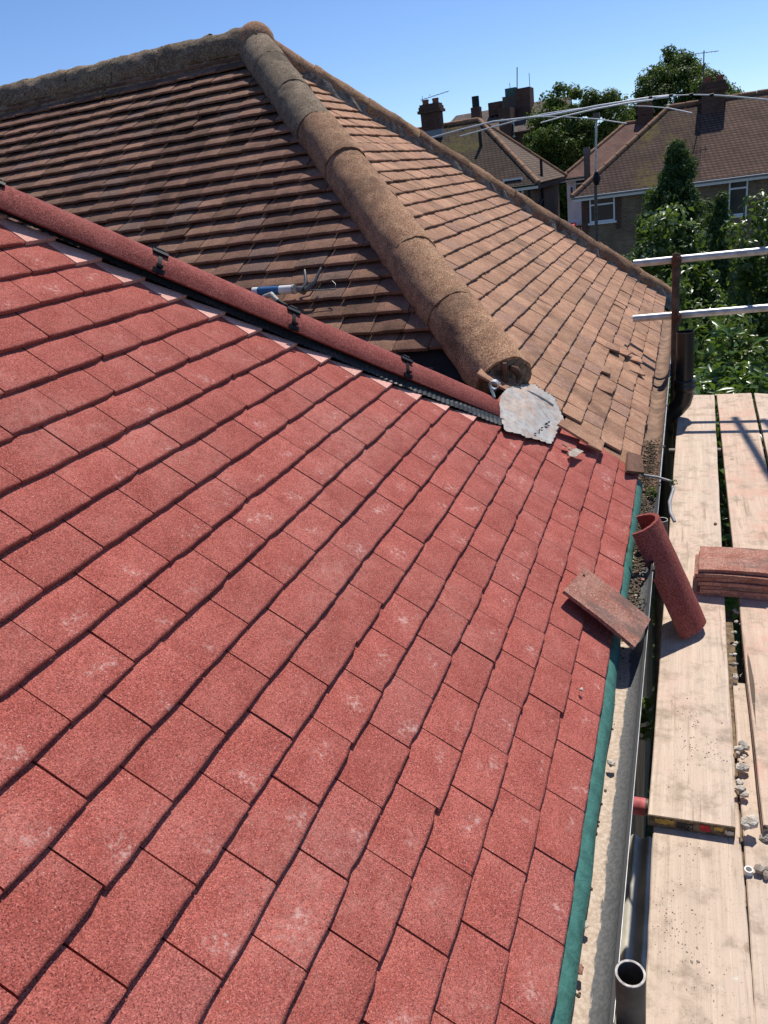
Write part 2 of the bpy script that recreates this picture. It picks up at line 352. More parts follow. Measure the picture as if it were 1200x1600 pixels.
def mat_leaf(name, c1, c2, rough=.45, trans=.3, spec=.4):
    k = NT(name); a = k.n('ShaderNodeAttribute', attribute_name='rnd').outputs['Fac']
    c = k.mix(a, c1, c2)
    k.done(c, rough, spec)
    tr = k.n('ShaderNodeBsdfTranslucent'); k.set(tr.inputs['Color'], k.mix(.5, c, (.20, .30, .03)))
    mx = k.n('ShaderNodeMixShader'); mx.inputs[0].default_value = trans
    k.t.links.new(k.b.outputs[0], mx.inputs[1]); k.t.links.new(tr.outputs[0], mx.inputs[2]); k.t.links.new(mx.outputs[0], k.out.inputs[0])
    return k.m
M['laurel'] = mat_leaf('glossy_laurel_leaf', (.045, .105, .018), (.13, .23, .04), .30, .35, .6)
M['shrub'] = mat_leaf('light_shrub_leaf', (.045, .092, .020), (.14, .20, .05), .36, .35, .5)
M['conif'] = mat_leaf('conifer_spray', (.030, .068, .020), (.080, .13, .038), .6, .2, .25)
M['limey'] = mat_leaf('lime_feathery_leaf', (.055, .085, .016), (.11, .14, .03), .5, .35, .3)
M['fartree'] = mat_leaf('far_tree_leaf', (.040, .078, .015), (.125, .165, .030), .55, .3, .25)
M['fartree2'] = mat_leaf('far_tree_leaf_dark', (.030, .062, .015), (.085, .125, .028), .55, .3, .25)

# ------------------------------------------------------------------ the setting
g = MB(); g.quad((-900, -900, -5.3), (900, -900, -5.3), (900, 1800, -5.3), (-900, 1800, -5.3))
tag(g.build('ground', M['ground'], None, (0, 0, -5.3)), kind='structure')

# ------------------------------------------------------------------ roof tiles
def tile_mesh(name, w, l, t, mat, seed, camber=.0007, nx=3, ny=6):
    r = random.Random(seed); vs = []; fs = []; sm = []
    chip = r.randrange(ny + 1); xs = [-l, -l * .5, -.006, 0.0]; gap = .0017
    for i, x in enumerate(xs):
        for j in range(ny + 1):
            y = (-.5 + j / ny) * (w - 2 * gap)
            z = camber * (1 - (2 * j / ny - 1) ** 2) - camber
            if i >= 2: z += r.uniform(-.0006, .0006)
            xx = x
            if i == 3: z -= .0022; xx += r.uniform(-.0012, .0012)
            if i == 3 and seed % 3 == 0 and j == chip: xx -= .004; z -= .002
            vs.append((xx, y, z))
    n1 = ny + 1
    for i in range(len(xs) - 1):
        for j in range(ny): fs.append((i * n1 + j, (i + 1) * n1 + j, (i + 1) * n1 + j + 1, i * n1 + j + 1)); sm.append(True)
    o = len(vs); last = (len(xs) - 1) * n1
    for j in range(ny + 1): p = vs[last + j]; vs.append((p[0] - .001, p[1], p[2] - t + .002 + r.uniform(-.0008, .0008)))
    for j in range(ny): fs.append((last + j, o + j, o + j + 1, last + j + 1)); sm.append(False)
    o2 = len(vs)
    for j in (0, ny): p = vs[j]; vs.append((p[0], p[1], p[2] - t))
    fs.append((0, o2, o, last)); fs.append((0, last, o, o2)) if False else None
    fs[-1] = fs[-1]
    sm += [False]
    fs = [f for f in fs if f]
    fs.append((ny, last + ny, o + ny, o2 + 1)); sm.append(False)
    sm = sm[:len(fs)]
    me = bpy.data.meshes.new(name); me.from_pydata(vs, [], fs); me.polygons.foreach_set('use_smooth', sm); me.materials.append(mat); me.update()
    return me

def mat4(o, ex, ey, ez):
    m = Matrix.Identity(4)
    for i in range(3): m[i][0] = ex[i]; m[i][1] = ey[i]; m[i][2] = ez[i]; m[i][3] = o[i]
    return m
def proj_area(pts):
    q = [pr(p) for p in pts]
    if min(x[2] for x in q) < .12: return 0.0, False
    a = 0
    for i in range(len(q)): a += q[i][0] * q[(i + 1) % len(q)][1] - q[(i + 1) % len(q)][0] * q[i][1]
    inn = any(-20 < x[0] < 1220 and -20 < x[1] < 1620 for x in q)
    return abs(a) / 2, inn

class Field:
    """a field of tiles: collects placements, links the 300 that show largest as tile objects and joins the rest"""
    def __init__(s, parent, name): s.items = []; s.parent = parent; s.name = name; s.polys = []
    def tile(s, me, M4, w, l):
        pts = [np.array(M4 @ Vector(p)) for p in ((0, -w / 2, 0), (0, w / 2, 0), (-l, w / 2, 0), (-l, -w / 2, 0))]
        a, inn = proj_area(pts); s.items.append((a if inn else a * 1e-6, me, M4))
    def poly(s, poly3, n, t, mat): s.polys.append((poly3, n, t, mat))
    def link(s, limit=300):
        s.items.sort(key=lambda i: -i[0]); limit -= len(s.polys)
        pl = Matrix.Translation(-Vector(WLOC[s.parent.name]))
        for a, me, M4 in s.items[:limit]:
            o = bpy.data.objects.new(s.name, me); COL.objects.link(o); o.parent = s.parent; o.matrix_basis = pl @ M4; WLOC[o.name] = np.array(M4.translation)
        for poly3, n, t, mat in s.polys:
            MB().prism(poly3, n, t).build(s.name, mat, s.parent, np.mean(poly3, 0))
        rest = s.items[limit:]
        if rest:
            mb = MB(); vals = []
            for a, me, M4 in rest:
                rv = rnd.random()
                vs = [np.array(M4 @ v.co) for v in me.vertices]; mb.add(vs, [tuple(p.vertices) for p in me.polygons]); vals += [rv] * len(me.polygons)
            o = mb.build(s.name + 's_beyond', rest[0][1].materials[0], s.parent)
            at_ = o.data.attributes.new('rnd', 'FLOAT', 'FACE'); at_.data.foreach_set('value', vals)
            o['kind'] = 'stuff'

def clip_poly(poly, p, d):        # keep the side where cross(d, q-p) >= 0 ; poly list of 2d
    out = []
    f = lambda q: d[0] * (q[1] - p[1]) - d[1] * (q[0] - p[0])
    for i in range(len(poly)):
        a, b = poly[i], poly[(i + 1) % len(poly)]; fa, fb = f(a), f(b)
        if fa >= 0: out.append(a)
        if fa * fb < 0: t = fa / (fa - fb); out.append((a[0] + t * (b[0] - a[0]), a[1] + t * (b[1] - a[1])))
    return out

# ---- house being retiled (red slope)
HIPD = unit(V(-1.0, -.759)); HIPN = V(HIPD[1], -HIPD[0])      # in slope coordinates, HIPN points away from the red field
HC0 = V(-0.2069, 1.870) + HIPN * .010                                          # cut line point at the low end
redh = empty('house_under_repair', (-2.0, 0.5, -5.3), 'house with a newly laid red tiled roof slope in the foreground', 'house')
RTS = [tile_mesh('roof_tile', TW, .185, .0118, M['red'], s_) for s_ in range(6)]
STEP = .0128
def place_on_A(a, b, dn=0.0, jit=1.0, step=STEP):
    v = a / GAU; slope = 2 * KB * v / GAU
    ex = unit(BAS @ np.array([1.0, 0, slope])); ez = unit(np.cross(ex, BAS[:, 1])); ey = BAS[:, 1]
    tl = math.atan2(step, GAU) + rnd.gauss(0, .0025) * jit
    R0 = Matrix.Rotation(-tl, 3, Vector(ey))
    ex2 = unit(ex * math.cos(tl) + ez * math.sin(tl)); ez2 = unit(np.cross(ex2, ey))
    yaw = rnd.gauss(0, .004) * jit; ex3 = ex2 * math.cos(yaw) + ey * math.sin(yaw); ey3 = np.cross(ez2, ex3)
    rl = rnd.gauss(0, .0035) * jit; ey4 = ey3 * math.cos(rl) + ez2 * math.sin(rl); ez4 = np.cross(ex3, ey4)
    o = PA(a + rnd.gauss(0, .0010) * jit, b, dn + rnd.gauss(0, .0006) * jit)
    return mat4(o, ex3, unit(ey4), unit(ez4)), ez2, ex2
# low right part: red tiles run under the old orange tiles along a stepped line
RED_END = {-1: 2.06, 0: 2.24, 1: 2.30, 2: 2.42, 3: 2.50, 4: 2.46, 5: 2.46}
red = Field(redh, 'roof_tile')
for v in range(-22, 6):
    off = 0.0 if v % 2 == 0 else .5
    a = v * GAU
    for j in range(-16, 17):
        b0 = (j + off) * TW; b1 = b0 + TW
        rect = [(a - GAU * 1.0, b0), (a, b0), (a, b1), (a - GAU * 1.0, b1)]
        if v >= -1:
            if b0 + .03 > RED_END[v]: continue
            M4, _, _ = place_on_A(a, b0 + TW / 2); red.tile(rnd.choice(RTS), M4, TW, GAU); continue
        side = [HIPN @ (V(*q) - HC0) for q in rect]
        if min(side) >= -.012: continue
        if max(side[1:3]) <= 0 and max(side) < .03:
            M4, _, _ = place_on_A(a, b0 + TW / 2); red.tile(rnd.choice(RTS), M4, TW, GAU); continue
        big = [(a - GAU * 1.25, b0 + .001), (a, b0 + .001), (a, b1 - .001), (a - GAU * 1.25, b1 - .001)]
        cp = clip_poly(big, HC0, -HIPD) if HIPN @ (V(a, b0 - 5) - HC0) > 0 else clip_poly(big, HC0, HIPD)
        f = [q for q in cp if HIPN @ (V(*q) - HC0) < 1e-6]
        if len(f) < 3: cp = clip_poly(big, HC0, -HIPD)
        ar = abs(sum(cp[i][0] * cp[(i + 1) % len(cp)][1] - cp[(i + 1) % len(cp)][0] * cp[i][1] for i in range(len(cp)))) / 2
        if ar < .0016: continue
        _, ez, ex = place_on_A(a, b0, jit=0)
        o = PA(a, b0); P3 = [o + ex * (q[0] - a) + V(0, 1, 0) * (q[1] - b0) + ez * rnd.uniform(-.0008, .001) for q in cp]
        if proj_area(P3)[1] or v > -19:
            red.poly(P3, ez, .0118, M['pinkcut'] if ar < TW * GAU * .72 else M['red'])
# deck below and walls
dk = MB()
HPL = V(-.1075, 1.970, .091) + V(-.747, .665, 0) * .094 + V(0, 0, -.014); HPH = V(-1.135, .817, 1.0325) + V(-.747, .665, 0) * .094 + V(0, 0, .006)
AX = lambda t, up=0.0: HPL + unit(HPH - HPL) * t + V(0, 0, up)     # hip axis, t metres up from its low end
top = AX(4.2); rb = PA(-3.6, -3.0, -.06)
deckpts = [PA(.50, -3.0, -.055), PA(.50, 2.45, -.055), PA(-.15, 2.45, -.055), AX(0.05, -.06), AX(1.2, -.06), AX(2.4, -.06), AX(4.2, -.06), PA((top[0] / cT) - .0, -3.0, -.06)]
for v in np.arange(-34, 5, 1.0):
    pass
dk.quad(*deckpts[:3], deckpts[3]); dk.quad(deckpts[0], deckpts[3], deckpts[4], PA(-1.0, -3, -.06)); dk.quad(PA(-1.0, -3, -.06), deckpts[4], deckpts[5], PA(-1.9, -3, -.06)); dk.quad(PA(-1.9, -3, -.06), deckpts[5], deckpts[6], deckpts[7])
dk.build('roof_deck', M['deck'], redh)
vb = V(-.20, 2.2, .02)
MB().quad(AX(0, -.02), V(-.15, 2.22, .03), V(-5, 2.22, .03), V(-5, top[1], top[2]), AX(4.2, -.02)).build('back_slope', M['froofW'], redh)
wl = MB(); wl.abox((-6, -3.0, -5.3), (.30, 2.44, -.52)); wl.build('wall', M['brick'], redh)
MB().abox((.31, -3.0, -.52), (.335, 2.44, -.372)).build('fascia_board', M['upvc'], redh)
# green eaves felt draped into the gutter
fe = MB(); nseg = 64; prof = [(-.09, -.030), (.0, -.026), (.012, -.030)]
cols = []
for i in range(nseg + 1):
    b = -1.6 + i * (2.455 + 1.6) / nseg; wob = .0016 * math.sin(b * 9) + .0014 * math.sin(b * 23 + 1)
    e = .517
    c_ = [PA(e - .09, b, -.032), PA(e - .01, b, -.021), PA(e + .012 + wob * .5, b, -.020)]
    q = c_[-1]; ww = .019 + .005 * math.exp(-((b - .45) / .5) ** 2) + wob * .8
    c_ += [q + V(ww * .6, 0, -.013), q + V(ww, 0, -.032), q + V(ww + .001, 0, -.040)]
    cols.append(c_)
kk = len(cols[0])
fe.add([p for c_ in cols for p in c_], [(i * kk + j, (i) * kk + j + 1, (i + 1) * kk + j + 1, (i + 1) * kk + j) for i in range(nseg) for j in range(kk - 1)], True)
fe.build('eaves_felt', M['felt'], redh)

# half round tile profile along a line
def half_round(mb, p0, p1, up, r0, r1, t, a0=-8, a1=188, seg=18, nl=5, jag=0.0, seed=0, lift=0.0, lump=0.0):
    rr = random.Random(seed); p0 = np.asarray(p0, float); p1 = np.asarray(p1, float); d = unit(p1 - p0)
    s = unit(np.cross(d, up)); u = np.cross(s, d); outer = []; inner = []
    for i in range(nl + 1):
        f = i / nl; c = p0 + (p1 - p0) * f; r = r0 + (r1 - r0) * f
        for k_ in range(seg + 1):
            an = RAD(a0 + (a1 - a0) * k_ / seg); e = rr.uniform(-jag, jag) + lump * (math.sin(f * 7 + seed) * math.sin(an * 3 + seed * 2) + .6 * math.sin(f * 13 + an * 5 + seed)); dirv = math.cos(an) * s + math.sin(an) * u
            ee = d * (rr.uniform(-jag, jag) * 1.5 if i in (0, nl) else 0)
            outer.append(c + dirv * (r + e) + ee); inner.append(c + dirv * (r - t) + ee)
    n1 = seg + 1; o = len(outer)
    F = [(i * n1 + k_, i * n1 + k_ + 1, (i + 1) * n1 + k_ + 1, (i + 1) * n1 + k_) for i in range(nl) for k_ in range(seg)]
    mb.add(outer + inner, F + [tuple(o + q for q in reversed(f)) for f in F], True)
    rim = [(k_, o + k_, o + k_ + 1, k_ + 1) for k_ in range(seg)] + [(nl * n1 + k_ + 1, o + nl * n1 + k_ + 1, o + nl * n1 + k_, nl * n1 + k_) for k_ in range(seg)]
    sd = [(i * n1, (i + 1) * n1, o + (i + 1) * n1, o + i * n1) for i in range(nl)] + [((i + 1) * n1 + seg, i * n1 + seg, o + i * n1 + seg, o + (i + 1) * n1 + seg) for i in range(nl)]
    mb.add(outer + inner, rim + sd, False)
    return mb
hip3 = unit(AX(1) - AX(0))
# hip joints: found on the axis from the photograph
joints = [-.01, .455, .93, 1.39, 1.85, 2.31, 2.77, 3.23]
for i in range(len(joints) - 1):
    j0, j1 = joints[i] + .003, joints[i + 1] - .003
    half_round(MB(), AX(j0, .0), AX(j1, .0), (0, 0, 1), .096, .096, .014, a0=17, a1=163, jag=.0009, seed=i).build('hip_tile', M['redhip'], redh, AX((j0 + j1) / 2))
    if i > 0:
        cl = MB(); half_round(cl, AX(joints[i] - .006), AX(joints[i] + .006), (0, 0, 1),   .0995, .0995, .006, a0=24, a1=156, seg=10, nl=1)
        d, s, u = frame(hip3)
        for an, sz, ln in ((62, .014, .024), (100, .012, .016), (138, .013, .020), (20, .012, .018)):
            dv = math.cos(RAD(an)) * -s + math.sin(RAD(an)) * u; tv = np.cross(d, dv)
            cl.box(AX(joints[i]) + dv * .102, d * ln, tv * sz * .6, dv * .0035)
            cl.box(AX(joints[i]) + dv * .103 + tv * .016, d * ln * .55, tv * .004, dv * .005)
        cl.build('hip_clip', M['black'], redh, AX(joints[i]))
# corrugated dry hip roll between hip tile and cut tiles
hr = MB(); d, s, u = frame(hip3); nn = 330; L = 3.45
side = -s if (-s) @ V(1, -1, 0) > 0 else s
pts = []
for i in range(nn + 1):
    t = -.22 + (L + .1) * i / nn; c = AX(t + .09); cor = .0014 * (1 if (i % 2) else -1); cq = HC0 + HIPD * t; w1 = .0015 * math.sin(t * 31) + .002 * math.sin(t * 13)
    S_ = lambda off, n_: PA(*(cq + HIPN * off), n_)
    pts += [c + side * .062 + u * .022, S_(.034, .012 + cor * .5), S_(.014, .008 + cor + w1), S_(-.008 + w1, .003 + cor * 1.2)]
hr.add(pts, [(i * 4 + j, i * 4 + j + 1, i * 4 + j + 5, i * 4 + j + 4) for i in range(nn) for j in range(3)])
o = hr.build('hip_roll', M['mesh'], redh)

# ---- old house: orange front slope, brown side slope
oldh = empty('old_tiled_house', (-2.5, 5.2, -5.3), 'house with a weathered orange and brown tiled hipped roof behind the red slope', 'house')
H0 = V(-.133, 2.425, .111); APX = V(-2.55, 5.23, 2.14); FAR = V(.43, 7.27, -.36)
hdir = unit(APX - H0); fdir = unit(FAR - APX)
fs_ = MB(); e0 = PA(.52, 2.42, -.02)
NAx = BAS[:, 2]
def flatA(a, b, n=0.0): return BAS @ np.array([a, b, n])
fsl = MB().add([flatA(.50, 2.42, -.05), flatA(.50, 7.2, -.05), APX - NAx * .08, H0 - NAx * .06, flatA(-.1, 2.42, -.05)], [(0, 1, 2, 3, 4)]).build('front_slope', M['deck'], oldh)
fld = Field(fsl, 'roof_tile')
OG = .1098; OW = .165
OTS = [tile_mesh('roof_tile', OW, .18, .010, M['orange'], 40 + s_, camber=.0015) for s_ in range(6)]
def flat_place(o, ex, ey, ez, step, gauge, jit):
    tl = math.atan2(step, gauge) + rnd.gauss(0, .012) * jit
    ex2 = ex * math.cos(tl) + ez * math.sin(tl); ez2 = np.cross(ex2, ey)
    yaw = rnd.gauss(0, .012) * jit; ex3 = ex2 * math.cos(yaw) + ey * math.sin(yaw); ey3 = np.cross(ez2, ex3)
    rl = rnd.gauss(0, .014) * jit; ey4 = ey3 * math.cos(rl) + ez2 * math.sin(rl); ez4 = np.cross(ex3, ey4)
    return mat4(o + ez * rnd.gauss(0, .002) * jit + ex * rnd.gauss(0, .003) * jit, unit(ex3), unit(ey4), unit(ez4))
def ab(p): q = BAS.T @ p; return q[0], q[1]
hA0 = V(*ab(H0)); hA1 = V(*ab(APX)); fA1 = V(*ab(FAR))
for i in range(0, 36):
    a = .515 - i * OG; am = a - OG * .5
    # near limit: hip above the junction, stepped edge below it
    if a < hA0[0]: blo = hA0[1] + (a - hA0[0]) / (hA1[0] - hA0[0]) * (hA1[1] - hA0[1]) - .02
    else: blo = 2.44 + .06 * max(0, min(1, (a - .1) / .3)) - .12 * (1 if a < .05 else 0)
    bhi = fA1[1] + (a - fA1[0]) / (hA1[0] - fA1[0]) * (hA1[1] - fA1[1]) + .02
    off = .5 * (i % 2) + rnd.uniform(-.06, .06)
    for j in range(14, 46):
        b0 = (j + off) * OW; b1 = b0 + OW
        if a >= hA0[0] - .02 and b0 < blo - .02: continue
        rect = [(a - OG * 1.2, b0 + .001), (a, b0 + .001), (a, b1 - .001), (a - OG * 1.2, b1 - .001)]; cp = rect; cut = False
        for p_, d_, ins in ((hA0 + (V(.0, .06)), hA1 - hA0, V(0.0, 4.6)), (fA1 + V(0, -.03), hA1 - fA1, V(0.0, 4.6))):
            if p_[1] < 3 and a >= hA0[0] - .02: continue
            if d_[0] * (ins[1] - p_[1]) - d_[1] * (ins[0] - p_[0]) < 0: d_ = -d_
            c2 = clip_poly(cp, p_, d_); cut = cut or len(c2) != len(cp) or any(abs(u_[0] - w_[0]) + abs(u_[1] - w_[1]) > 1e-6 for u_, w_ in zip(c2, cp)); cp = c2
            if len(cp) < 3: break
        if len(cp) < 3: continue
        if cut:
            if abs(sum(cp[q][0] * cp[(q + 1) % len(cp)][1] - cp[(q + 1) % len(cp)][0] * cp[q][1] for q in range(len(cp)))) / 2 < .002: continue
            tl = math.atan2(.0155, OG); ex_ = BAS[:, 0] * math.cos(tl) + BAS[:, 2] * math.sin(tl); ez_ = unit(np.cross(ex_, BAS[:, 1])); o_ = flatA(a, b0, .010 - (.012 if a < -2 else 0))
            fld.poly([o_ + ex_ * (q[0] - a) + V(0, 1, 0) * (q[1] - b0) for q in cp], ez_, .014, M['orange']); continue
        c = flatA(a, b0 + OW / 2, .010 - (.012 if a < -2 else 0))
        fld.tile(rnd.choice(OTS), flat_place(c, BAS[:, 0], BAS[:, 1], BAS[:, 2], .0160, OG, .55 if a < .1 else .8), OW, OG)
fld.link(300)
# a few lifted and slipped tiles near the eave
for px, py, dz, yw in ((968, 545, .030, .10), (985, 552, .038, -.2), (1003, 562, .034, .15), (955, 578, .024, .08), (960, 610, .020, -.06), (1005, 580, .02, .3)):
    p = onA(px, py, .012 + dz * .6); M4 = flat_place(p, BAS[:, 0], BAS[:, 1], BAS[:, 2], .02 + dz * .5, OG, .5)
    M4 = M4 @ Matrix.Rotation(yw, 4, 'Z'); o = bpy.data.objects.new('roof_tile', OTS[0]); COL.objects.link(o); o.parent = fsl; o.matrix_basis = Matrix.Translation(-Vector(WLOC[fsl.name])) @ M4 @ Matrix.Diagonal((.6, .8, 1, 1))

# brown side slope, faces the camera
NB = unit(np.cross(V(1, 0, 0), hdir)); NB = NB * np.sign(NB[2]); DB = unit(np.cross(V(1, 0, 0), NB)); DB = DB if DB[2] < 0 else -DB
EYB = V(1, 0, 0)
if np.cross(DB, EYB) @ NB < 0: EYB = -EYB
ssl = MB().add([H0 - NB * .05, APX - NB * .05, APX + V(-7, 0, 0) - NB * .05, H0 + V(-7.5, 0, 0) - NB * .05], [(0, 1, 2, 3)]).build('side_slope', M['deck'], oldh)
fld = Field(ssl, 'roof_tile')
BG = .1325; BW = .183
BTS = [tile_mesh('roof_tile', BW, .21, .015, M['brown'], 70 + s_, camber=.002) for s_ in range(6)]
sl_len = (H0 - APX) @ DB
for i in range(0, 28):
    q = sl_len + .02 - i * BG
    if q < .06: break
    off = .5 * (i % 2) + rnd.uniform(-.12, .12)
    xh = APX[0] + (q / sl_len) * (H0[0] - APX[0]); y0 = APX + DB * q
    for j in range(2 if i < 2 else 0, 35):
        x = xh - .155 - (j + off) * BW
        c = V(x, y0[1], y0[2]) + NB * (.0 - .004)
        fld.tile(rnd.choice(BTS), flat_place(c, DB, EYB, NB, .033, BG, .8), BW, BG)
fld.link(300)
for px, py, yw in ():     # slipped crooked tiles
    p = hit(px, py, H0, NB) + NB * .012; M4 = flat_place(p, DB, EYB, NB, .026, BG, .3) @ Matrix.Rotation(yw, 4, 'Z')
    o = bpy.data.objects.new('roof_tile', BTS[1]); COL.objects.link(o); o.parent = ssl; o.matrix_basis = Matrix.Translation(-Vector(WLOC[ssl.name])) @ M4

# hips and ridge of the old roof
def run(p0, p1, n, r0, r1, mat, lift, name, t=.016, a0=-20, a1=200, jag=.003, seed=0, over=.003, lmp=0.0):
    for i in range(n):
        a = p0 + (p1 - p0) * (i / n); b = p0 + (p1 - p0) * ((i + 1) / n); L_ = np.linalg.norm(b - a); d = (b - a) / L_
        jit = V(rnd.gauss(0, .005), rnd.gauss(0, .005), rnd.gauss(0, .003))
        mt_ = mat(i, n) if callable(mat) else mat
        half_round(MB(), a + d * over + V(0, 0, lift) + jit, b - d * over * .3 + V(0, 0, lift) + jit, (0, 0, 1), r0, r1, t, a0, a1, seg=26, nl=12, jag=jag, seed=seed + i, lump=lmp).build(name, mt_, oldh, (a + b) / 2)
LEN = np.linalg.norm(APX - H0)
run(H0 + hdir * .085, APX + hdir * .05, 8, .143, .140, lambda i, n: M['oldhip'] if i < 5 else M['oldhip2'], -.050, 'hip_tile', seed=100, jag=.0025, lmp=.0018)
run(APX + fdir * -.02, FAR, 9, .108, .105, M['farhip'], -.02, 'hip_tile', seed=200, jag=.003, lmp=.004)
run(APX + V(.12, 0, 0), APX + V(-6.8, 0, 0), 15, .135, .132, M['ridge'], -.035, 'ridge_tile', seed=300, jag=.006, lmp=.006)
# mortar beds
def bed(p0, p1, off, w_, h_, seed, n=70):
    rr = random.Random(seed); mb = MB(); d = unit(p1 - p0); L_ = np.linalg.norm(p1 - p0); rows = []
    for i in range(n + 1):
        c = p0 + d * L_ * i / n
        rows.append([c + off * (w_ * .4 + rr.uniform(-.008, .008)) + V(0, 0, h_), c + off * (w_ * .8 + rr.uniform(-.012, .012)) + V(0, 0, h_ * .5 + rr.uniform(-.006, .006)), c + off * (w_ + rr.uniform(-.02, .014)) + V(0, 0, -.01 - w_ * .45 + rr.uniform(-.006, .006)), c + off * (w_ + .005) + V(0, 0, -.09 - w_ * .45)])
    mb.add([p for r_ in rows for p in r_], [(i * 4 + j, i * 4 + j + 1, i * 4 + j + 5, i * 4 + j + 4) for i in range(n) for j in range(3)]); return mb
sidev = unit(V(fdir[1], -fdir[0], 0)); sidev = sidev if sidev @ V(1, -1, 0) > 0 else -sidev
apx_ = MB(); rr = random.Random(77); la, lo_ = 10, 16
apx_.add([APX + V(.03, -.02, -.02) + .142 * (1 + rr.uniform(-.03, .03)) * V(math.sin(math.pi * i / la) * math.cos(2 * math.pi * j / lo_), math.sin(math.pi * i / la) * math.sin(2 * math.pi * j / lo_), math.cos(math.pi * i / la)) for i in range(la + 1) for j in range(lo_)], [(i * lo_ + j, (i + 1) * lo_ + j, (i + 1) * lo_ + (j + 1) % lo_, i * lo_ + (j + 1) % lo_) for i in range(la) for j in range(lo_)], True)
apx_.build('apex_mortar', M['farhip'], oldh)
bed(APX, FAR, sidev, .125, .03, 1).build('mortar_bed', M['mortar'], oldh)
bed(APX, APX + V(-6.8, 0, 0), V(0, -1, 0), .118, .015, 2).build('mortar_bed', M['bedding'], oldh)
# low end of the big hip: mortar plug and rusty hip iron
pg = MB(); d, s, u = frame(hdir); c0 = H0 + hdir * .087 + V(0, 0, -.050); ring = []
rr = random.Random(5)
for k_ in range(13):
    an = RAD(-15 + 210 * k_ / 12); ring.append(c0 + (math.cos(an) * s + math.sin(an) * u) * (.134 + rr.uniform(-.012, .003)) - d * rr.uniform(-.012, .016))
pg.add(ring + [c0 - d * .030 - u * .03], [(i, i + 1, 13) for i in range(12)] + [(12, 0, 13)]); pg.build('mortar_plug', M['bedding'], oldh)
p = at(788, 590, y=2.43); ir = MB(); ir.box(at(790, 586, y=2.40), V(.007, 0, 0), V(0, .016, 0), V(0, 0, .055)); ir.tube([at(797, 574, y=2.42), at(806, 578, y=2.44), at(812, 588, y=2.44), at(808, 598, y=2.42)], [.012, .018, .016, .008], 7); ir.build('hip_iron', M['rust'], oldh)
# body
MB().abox((-6, 2.46, -5.3), (.30, 7.0, -.52)).build('wall', M['brick'], oldh)
MB().abox((.31, 2.46, -.52), (.335, 7.05, -.372)).build('fascia_board', M['woodend'], oldh)
MB().add([APX + V(0, 0, -.03), FAR, V(-9, 7.27, -.36), APX + V(-6.5, 0, -.03)], [(0, 1, 2, 3)]).build('rear_slope', M['froofR'], oldh)
# moss tufts on the brown slope
def tuft(mb, c, r, n, rr):
    for _ in range(n):
        p = c + V(rr.gauss(0, 1), rr.gauss(0, 1), rr.gauss(0, .6)) * r; s_ = r * rr.uniform(.25, .6)
        e = [p + s_ * V(*unit(V(rr.gauss(0, 1), rr.gauss(0, 1), rr.gauss(0, 1)))) for _ in range(4)]; mb.add(e, [(0, 1, 2), (0, 2, 3), (0, 3, 1), (1, 3, 2)])
M['moss'] = mat_simple('dark_moss', (.075, .06, .018), .95, .1, var=.5, scale=60)
ms = MB(); rr = random.Random(11)
for _ in range(70):
    px = rr.uniform(5, 330); py = 150 + rr.uniform(0, 70) - px * .12 + rr.uniform(0, 30); p = hit(px, py, H0, NB)
    if p[0] < APX[0] + 2: tuft(ms, p + NB * .012, rr.uniform(.006, .018), 5, rr)
for _ in range(12): tuft(ms, hit(163 + rr.gauss(0, 9), 152 + rr.gauss(0, 4), H0, NB) + NB * .015, .014, 8, rr)
tag(ms.build('moss_tufts', M['moss'], ssl), kind='stuff')
red.link(300)

# ------------------------------------------------------------------ gutter
def gutter(parent, y0, y1, mat, zoff=0.0):
    mb = MB(); cx, cz, R = .430, -.368 + zoff, .056; n = 14; rows = []
    ys = np.linspace(y0, y1, 40)
    for y in ys:
        rows += [(cx + R * math.cos(RAD(180 + 180 * k_ / n)), y, cz + R * math.sin(RAD(180 + 180 * k_ / n))) for k_ in range(n + 1)]
    n1 = n + 1
    mb.add(rows, [(i * n1 + k_, i * n1 + k_ + 1, (i + 1) * n1 + k_ + 1, (i + 1) * n1 + k_) for i in range(len(ys) - 1) for k_ in range(n)], True)
    o = mb.build('gutter', mat, parent, (cx, (y0 + y1) / 2, cz))
    lip = MB(); lip.abox((cx + R - .0008, y0, cz - .030), (cx + R + .0035, y1, cz + .004)); lip.box((cx + R + .0032, (y0 + y1) / 2, cz + .0055), (.0042, 0, 0), (0, (y1 - y0) / 2, 0), (0, 0, .0020)); lp = lip.build('gutter_lip_and_glint', M['black'], parent, (cx + R, y0, cz))
    return o
gutter(redh, -1.8, 2.44, M['gutter'])
M['oldgut'] = mat_simple('dirty_brown_gutter', (.235, .150, .105), .85, .2, var=.45, scale=14, bump=.6, bscale=60)
gutter(oldh, 2.445, 6.9, M['oldgut'], .001)
edge = MB(); edge.tube([(.4895, 2.44, -.3605), (.4895, 6.9, -.3605)], .0032, 6); edge.build('gutter_lip_and_glint', M['galv'], oldh)
edge = MB(); edge.tube([(.4925, -1.8, -.3606), (.4925, 2.42, -.3606)], .0011, 6); edge.build('gutter_lip_and_glint', M['galv'], redh)  # thin pale tube drawn in as the highlight along the black lip
for y in (1.62, 2.9, 3.6, 4.4):
    b_ = MB(); b_.tube([(.43 + .0625 * math.cos(RAD(x_)), y, -.368 + .0625 * math.sin(RAD(x_))) for x_ in range(180, 375, 15)], .006, 6); b_.box((.494, y, -.372), (.005, 0, 0), (0, .014, 0), (0, 0, .018)); b_.build('gutter_bracket', M['black'], redh if y < 2.4 else oldh)
un = MB(); half = [(.43 + .0635 * math.cos(RAD(x_)), -.368 + .0635 * math.sin(RAD(x_))) for x_ in range(178, 364, 12)]
